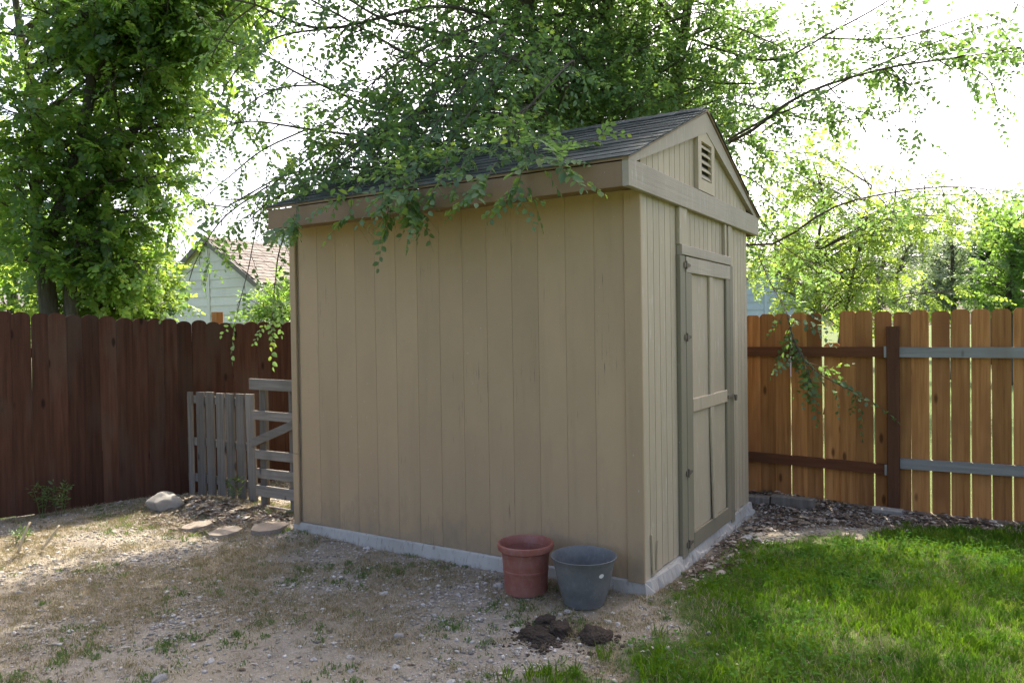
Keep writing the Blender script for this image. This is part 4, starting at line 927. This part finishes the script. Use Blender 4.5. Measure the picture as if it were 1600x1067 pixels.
    Pn, Rn, Sn = np.array(NP[300:]).reshape(-1, 3), np.array(NR[300:]).reshape(-1, 3, 3), np.array(NS[300:])
    Ph, Rh, Sh, SVh = high.build(keep_high)
    col = rr.random(len(Pl)) < .10
    tag(link('crown', leaf_mesh('crown', np.r_[Pl[~col], Pn, Ph], np.r_[Rl[~col], Rn, Rh], np.r_[Sl[~col], Sn, Sh], M['elm_leaf'], base), t), kind='stuff')
    tag(link('young_leaves', leaf_mesh('young_leaves', Pl[col], Rl[col], Sl[col], M['yellow_leaf'], base), t), kind='stuff')
    tag(link('twigs', stem_mesh('twigs', SV, .0016, M['twig'], base), t), kind='stuff')
    def clear(l): return shed_free(l[0]).all()
    tag(link('side_branches', tubes_mesh('side_branches', [b for b in brs if clear(b)], M['bark'], base), t), kind='stuff')
    print('elm leaves', len(Pl)+len(Ph))
elm()

# ------------------------------------------------------------------ other trees and shrubs
def tree(name, label, base, trunk, crown, n_limb, leaf, mat, r0=.10, seed=1, group=None, reach=.8, gap=.2, dens=.9, droop=.3, tw=.11, n_leaf=9, tl=.3, width=1.0, mat2=None, share2=.0, cone=False, keep=None):
    """trunk: list of lines; crown: ellipsoids (centre, radii); limbs run from a trunk to points in the ellipsoids"""
    rr = np.random.default_rng(seed); base = np.asarray(base, float); t = thing(name, label, 'tree' if 'tree' in name or name.endswith(('maple', 'spruce')) else 'shrub', base, group)
    fol = Foliage(leaf, n_leaf, tl, 5, seed+3); br = []; lines = [spline(p, 20) for p in trunk]
    for i, ln in enumerate(lines): part('trunk', tube(ln, np.linspace(r0*(1 if i == 0 else .75), r0*.25, 20), 8), M['bark'], t, None, True)
    for k in range(n_limb):
        c, rad = crown[k % len(crown)]; c = np.asarray(c, float); rad = np.asarray(rad, float); u = unit(rr.normal(size=3)); e = c+rad*u*rr.uniform(.45, 1)**.6
        ln = lines[rr.integers(0, len(lines))]; cand = ln[4:]; zz = cand[:, 2]; want = e[2]-rr.uniform(.1, .5)*np.linalg.norm((e-c)[:2])-.3; j = np.argmin(abs(zz-want)); p0 = cand[j]
        m = (p0+e)/2+np.array([0, 0, .12*np.linalg.norm(e-p0)]); line = spline([p0, m, e], 10); rl = min(r0*.3, .006+.012*np.linalg.norm(e-p0))
        br.append((line, rl, .004)); clothe(fol, br, line, rl, rr, gap=gap, reach=reach, t0=.3, droop=droop, tw_gap=tw, dens=dens)
    Pl, Rl, Sl, SV = fol.build(keep); k = rr.random(len(Pl)) < share2; print(name, 'leaves', len(Pl))
    link('crown', leaf_mesh('crown', Pl[~k], Rl[~k], Sl[~k], mat, base, width), t)
    if share2 > 0: link('bright_foliage', leaf_mesh('bright_foliage', Pl[k], Rl[k], Sl[k], mat2, base, width), t)
    link('branches', tubes_mesh('branches', br, M['bark'], base), t)
    return t
def foot(px, d): p = at(px, 520, d); return np.array([p[0], p[1], 0.0])
def lit_patch(P):
    g = P[:, :2]-SUN[:2]/SUN[2]*P[:, 2:3]; return ~((((g[:, 0]+4.45)/1.2)**2+((g[:, 1]+.80)/.60)**2 < 1) & (np.random.default_rng(8).random(len(P)) < .8))
# big tree behind the red fence
b = foot(120, 10.8); A = lambda px, py, d: at(px, py, d)
tree('broad_tree', 'large bright green leafy tree with forked trunk behind the red fence', b,
     [[b, A(70, 430, 10.8), A(105, 300, 10.8), A(135, 180, 10.8), A(150, 40, 10.8), A(165, -180, 10.8)], [b+np.array([.12, .05, 0]), A(110, 400, 10.9), A(185, 250, 11.2), A(250, 110, 11.3), A(270, -60, 11.3)], [b+np.array([-.1, .1, 0]), A(60, 380, 11.2), A(60, 200, 11.4), A(30, 40, 11.5), A(10, -120, 11.5)]],
     [(A(150, 120, 10.8), (1.55, 1.6, 1.9)), (A(240, 90, 10.9), (1.15, 1.3, 1.5)), (A(60, 330, 10.9), (1.2, 1.3, 1.2)), (A(170, 370, 11.0), (.85, 1.0, .85)), (A(30, 120, 11.4), (1.4, 1.5, 2.2)), (A(200, -160, 11.0), (1.9, 1.9, 1.6)), (A(310, 20, 10.5), (.9, .9, .9)), (A(345, 10, 10.8), (.7, .8, .6)), (A(225, 270, 11.0), (.85, .9, .95))],
     205, .09, M['left_leaf'], .14, 31, keep=lit_patch, reach=.85, gap=.17, dens=.9, tw=.12, mat2=M['yellow_leaf'], share2=.45, width=1.15)
b = foot(152, 11.6)
tree('young_tree', 'yellow green young tree with dark trunk showing above the red fence', b, [[b, A(152, 480, 11.6), A(150, 420, 11.6), A(155, 330, 11.7)]],
     [(A(160, 440, 11.6), (1.0, .8, .55)), (A(120, 470, 11.8), (1.0, .8, .35)), (A(235, 455, 12), (.3, .5, .35))], 60, .085, M['yellow_leaf'], .12, 33, reach=.6, gap=.15, tw=.13, width=1.15)
b = foot(240, 12.5)
tree('columnar_shrub', 'dark green pointed shrub between the leafy tree and white outbuilding', b, [[b, A(240, 470, 12.5), A(242, 420, 12.5), A(245, 375, 12.5)]],
     [(A(240, 455, 12.5), (.35, .35, .6)), (A(243, 400, 12.5), (.2, .2, .35))], 46, .06, M['dark_leaf'], .05, 35, reach=.35, gap=.12, tw=.09, tl=.22)
b = foot(432, 13.0)
tree('leafy_shrub', 'mid green leafy shrub growing at the outbuilding corner next to the shed', b, [[b, A(430, 500, 13), A(428, 475, 13), A(432, 455, 13)]],
     [(A(432, 485, 13), (.5, .5, .4)), (A(445, 465, 13), (.3, .4, .3))], 36, .065, M['left_leaf'], .05, 37, reach=.45, gap=.14, tw=.10, mat2=M['yellow_leaf'], share2=.25)
# beyond the cedar fence
b = foot(1270, 14)
tree('pale_tree', 'pale yellow green thin leaved tree behind the cedar fence', b, [[b, A(1280, 470, 14), A(1275, 400, 14), A(1285, 330, 14), A(1280, 270, 14)], [b+np.array([.2, 0, 0]), A(1330, 440, 14.3), A(1350, 360, 14.3), A(1362, 290, 14.3)]],
     [(A(1260, 420, 14), (1.3, .9, .9)), (A(1340, 380, 14.4), (1.1, .8, 1.3)), (A(1210, 440, 13.6), (.7, .6, .6)), (A(1290, 310, 14.2), (1.3, .8, .8)), (A(1420, 450, 14.5), (1.3, .8, .6)), (A(1500, 330, 14.5), (1.1, .8, .5)), (A(1230, 250, 14), (.9, .9, .8))], 96, .08, M['yellow_leaf'], .05, 41, reach=.75, gap=.24, dens=.7, tw=.14)
b = foot(1385, 19)
tree('sparse_tree', 'sparse bare looking gray tree between the pale and silvery trees', b, [[b, A(1375, 470, 19), A(1382, 400, 19), A(1395, 340, 19), A(1400, 290, 19)], [b+np.array([.3, .1, 0]), A(1400, 440, 19), A(1440, 350, 19), A(1445, 290, 19)]],
     [(A(1390, 400, 19), (.9, .9, 1.3)), (A(1430, 360, 19), (.7, .7, 1.0))], 40, .085, M['gray_leaf'], .07, 43, reach=.7, gap=.3, dens=.5, tw=.18)
b = foot(1490, 22)
tree('silvery_tree', 'silvery green poplar shaped tree behind the cedar fence pickets', b, [[b, A(1490, 470, 22), A(1488, 400, 22), A(1485, 350, 22)]],
     [(A(1490, 430, 22), (.85, .9, 1.1)), (A(1485, 390, 22), (.55, .6, .8)), (A(1450, 460, 22), (.7, .7, .6))], 60, .10, M['gray_leaf'], .10, 45, reach=.7, gap=.24, tw=.15)
b = foot(1575, 20)
tree('green_tree', 'full mid green rounded tree at the far end behind the cedar fence', b, [[b, A(1578, 470, 20), A(1580, 410, 20), A(1582, 350, 20)]],
     [(A(1575, 430, 20), (1.05, 1.0, .95)), (A(1590, 360, 20), (.8, .8, .8)), (A(1640, 420, 20), (1.2, 1, 1.2))], 90, .11, M['left_leaf'], .14, 47, reach=.8, gap=.22, tw=.15)
b = foot(1545, 30)
tree('dark_spruce', 'dark evergreen tree rising behind the rounded green tree', b, [[b, A(1545, 450, 30), A(1548, 390, 30), A(1552, 335, 30)]],
     [(A(1540, 440, 30), (1.5, 1.4, 1.2)), (A(1552, 380, 30), (1.0, 1.0, 1.0))], 70, .15, M['dark_leaf'], .15, 49, reach=.9, gap=.24, tw=.14)
for i, (px, d, lb) in enumerate(((1210, 26, 'low hazy green tree far behind the pale blue house'), (1320, 30, 'distant pale green tree behind the yellow green one'), (1440, 34, 'distant pale tree behind the silvery poplar shaped one'))):
    b = foot(px, d); tree('distant_tree', lb, b, [[b, A(px, 480, d), A(px+4, 420, d), A(px, 370, d)]], [(A(px, 440, d), (2.0, 1.8, 1.5)), (A(px+30, 400, d), (1.4, 1.4, 1.3))], 46, .16, M['yellow_leaf' if i == 0 else 'gray_leaf'], .16, 60+i, reach=1.1, gap=.34, tw=.22, group='trees far behind the cedar fence', tl=.45)
for i, (px, d, lb) in enumerate(((20, 20, 'distant green tree behind the large leafy tree'),)):
    b = foot(px, d); tree('distant_tree', lb, b, [[b, A(px, 470, d), A(px+4, 380, d), A(px, 300, d)]], [(A(px, 430, d), (2.4, 2.2, 1.8)), (A(px+10, 360, d), (1.8, 1.7, 1.6))], 60, .15, M['left_leaf'], .18, 70+i, reach=1.1, gap=.34, tw=.2, tl=.45)

# ------------------------------------------------------------------ neighbouring buildings
def outbuilding(name, label, apex, rdir, half, length, eave, ridge, wall, trim, shing, board=.21, over=.14):
    r = np.array([rdir[0], rdir[1], 0.]); r /= np.linalg.norm(r); w = np.array([r[1], -r[0], 0.])        # w: to the right of the gable seen from outside
    base = np.array([apex[0], apex[1], 0.]); t = thing(name, label, 'house', base)
    P = lambda a, b, c: base+w*a+r*b+np.array([0, 0, c])
    part('wall_core', merge(prism([P(-half, .0, -.2), P(half, .0, -.2), P(half, .0, eave), P(0, .0, ridge), P(-half, .0, eave)], r*length)), wall, t)
    z = 0.0
    while z < ridge-.1:
        z1 = min(z+board, ridge-.02); hw = lambda q: half if q <= eave else half*(ridge-q)/(ridge-eave)
        if z1 > 1.2:
            a0, a1 = hw(z), hw(z1); q = [P(-a0, -.022, z+.004), P(a0, -.022, z+.004), P(a1, -.006, z1), P(-a1, -.006, z1)]
            part('siding_board', prism(q, r*.010), wall, t)
            if z1 <= eave+.05: part('siding_board', prism([P(half+.018, 0, z+.004), P(half+.018, length, z+.004), P(half+.004, length, z1), P(half+.004, 0, z1)], -w*.008), wall, t)
        z += board
    part('corner_trim', prism([P(-.05, -.035, 1.0), P(.05, -.035, 1.0), P(.05, -.035, ridge-.16), P(-.05, -.035, ridge-.16)], r*.012), wall, t)
    sl = (ridge-eave)/half
    rf = None
    for s in (-1, 1):
        ev = eave-over*sl
        v = prism([P(s*(half+over), -over, ev), P(0, -over, ridge), P(0, -over, ridge+.03), P(s*(half+over), -over, ev+.03)], r*(length+2*over)); rf = part('roof', v, shing, t)
        part('rake_board', prism([P(s*(half+over), -over-.024, ev-.12), P(0, -over-.024, ridge-.12), P(0, -over-.024, ridge+.02), P(s*(half+over), -over-.024, ev+.02)], r*.022), trim, t)
        part('fascia', prism([P(s*(half+over), -over, ev-.10), P(s*(half+over), length+over, ev-.10), P(s*(half+over), length+over, ev-.004), P(s*(half+over), -over, ev-.004)], w*s*.02), trim, t)
        sn = math.hypot(half+over, (half+over)*sl); n = int(sn/.15); rng_ = random.Random(4)
        V = []; Fc = []
        for k in range(n):
            u0, u1 = k/n, (k+1)/n; x = -rng_.uniform(0, .3)
            while x < length+over:
                xa, xb = max(x, -over), min(x+.30, length+over)
                if xb-xa > .03:
                    j = rng_.uniform(0, .008); f = lambda u, h: (s*(half+over)*(1-u), ev+(ridge-ev)*u+.03+h)
                    a, za = f(u0-.01, .022+j); c, zc = f(u1, .010+j); a0, z0 = f(u0-.01, .004)
                    o = len(V); V += [P(a, xa+.004, za), P(a, xb-.004, za), P(c, xb-.004, zc), P(c, xa+.004, zc), P(a0, xa+.004, z0), P(a0, xb-.004, z0)]
                    Fc += [(o, o+1, o+2, o+3), (o, o+4, o+5, o+1)]
                x += .305
        cs = part('shingle_courses', (V, Fc), shing, t, rf); tag(cs, kind='stuff')
    return t
ap = A(325, 372, 18.0); rd = _R*1.36+_F*2.5
outbuilding('white_outbuilding', 'white clapboard outbuilding with brown shingled gable roof beyond the red fence', ap, rd, 1.62, 4.2, 2.86, ap[2], M['house_white'], M['house_trim'], M['brown_shingle'])
ap = A(470, 330, 32.0)
outbuilding('far_house', 'pale far house partly hidden behind the white outbuilding roof', ap, _R*.25+_F*1.0, 3.4, 7, 4.2, ap[2], M['house_white'], M['house_trim'], M['brown_shingle'], .26)
ap = A(1195, 415, 24.0)
outbuilding('pale_blue_house', 'pale blue house with gray roof glimpsed behind the cedar fence', ap, _R*-.3+_F*1.0, 1.9, 6, 2.6, ap[2], M['house_blue'], M['house_trim'], M['shingle'], .24)

# ------------------------------------------------------------------ weeds standing along the red fence
def weed(px, py, h, n, seed, label, mat='weed'):
    rr = np.random.default_rng(seed); g = on_ground(px, py); g[2] = float(gh(g[0], g[1])); t = thing('weed', label, 'weed', g, 'weeds along the red fence'); fol = Foliage(.042, 5, .07, 4, seed); br = []
    for k in range(n):
        a = rr.uniform(0, 6.28); p = np.array([rr.uniform(-.05, .05), rr.uniform(-.05, .05), 0])+g; e = p+np.array([math.cos(a)*h*.16, math.sin(a)*h*.16, h*rr.uniform(.7, 1)]); line = spline([p, (p+e)/2+np.array([0, 0, h*.06]), e], 7)
        part('stem', tube(line, np.linspace(.004, .0015, 7), 4), M[mat], t)
        for i in range(2, 7):
            for _ in range(2): u = rr.normal(size=3); u[2] = abs(u[2])*.8+.3; fol.add(line[i], unit(u))
    Pl, Rl, Sl, SV = fol.build(); link('leaves', leaf_mesh('leaves', Pl, Rl, Sl, M[mat], g, .6), t)
weed(62, 812, .32, 3, 81, 'feathery green weed with upright stems at the red fence foot')
weed(98, 806, .24, 3, 82, 'smaller green weed beside the feathery one at the red fence')
weed(40, 850, .10, 2, 83, 'low yellowish weed on the sunlit dirt near the dry stalks')
weed(368, 790, .20, 2, 84, 'slender green weed growing against the gray slat panel')
for i, pts in enumerate(([(28, 868), (36, 840), (47, 815)], [(65, 862), (78, 842), (93, 820)])):
    P = [on_ground(*pts[0])+np.array([0, 0, .02])]; 
    for k, (px, py) in enumerate(pts[1:]): d = (P[0]-CAM)@_F+.05*k; P.append(at(px, py, d))
    o = link('dry_stalk', mesh('dry_stalk', *tube(spline(P, 7)-P[0], np.linspace(.011, .006, 7), 6), M['stalk'], True), None, P[0])
    tag(o, ('pale dry stalk leaning up beside the feathery weed', 'second dry stalk slanting over the sunlit straw')[i], 'stalk')

# ------------------------------------------------------------------ crumbs and chips lying about
cx_ = []; cy_ = []
for px, py in ((836, 994), (850, 1003), (876, 991), (929, 1001)):
    g = on_ground(px, py); cx_.append(g[0]+rng.normal(0, .075, 170)); cy_.append(g[1]+rng.normal(0, .075, 170))
x = np.concatenate(cx_); y = np.concatenate(cy_); sz = np.clip(np.exp(rng.normal(-5.0, .6, len(x))), .002, .022)
v, t = scatter(octv, octt, np.stack([x, y, gh(x, y)+sz*.2], -1), sz, rng.uniform(0, 6.28, len(x)))
tag(link('soil_crumbs', tri_mesh('soil_crumbs', v, t, M['soil_clod'])), 'dark soil crumbs scattered round the clods', 'soil', None, 'stuff')
x, y = pts_in(5200, -6, 1.1, -2.9, .5, lambda x, y: np.where(lawn_w(x, y) > 0, .15, .25+.6*(fbm(x, y, 1.4, 51) > .52))*red_side(x, y))
s_ = np.clip(np.exp(rng.normal(-4.5, .4, len(x))), .005, .028); v, t = scatter(lv, lt, np.stack([x, y, gh(x, y)+.004], -1), np.stack([s_, s_*rng.uniform(.3, .9, len(x)), s_], -1), rng.uniform(0, 6.28, len(x)), rng.uniform(-.4, .4, len(x)))
tag(link('dry_leaves', tri_mesh('dry_leaves', v, t, M['litter'])), 'small dry leaves and bark bits on the dirt yard', 'dry leaves', None, 'stuff')
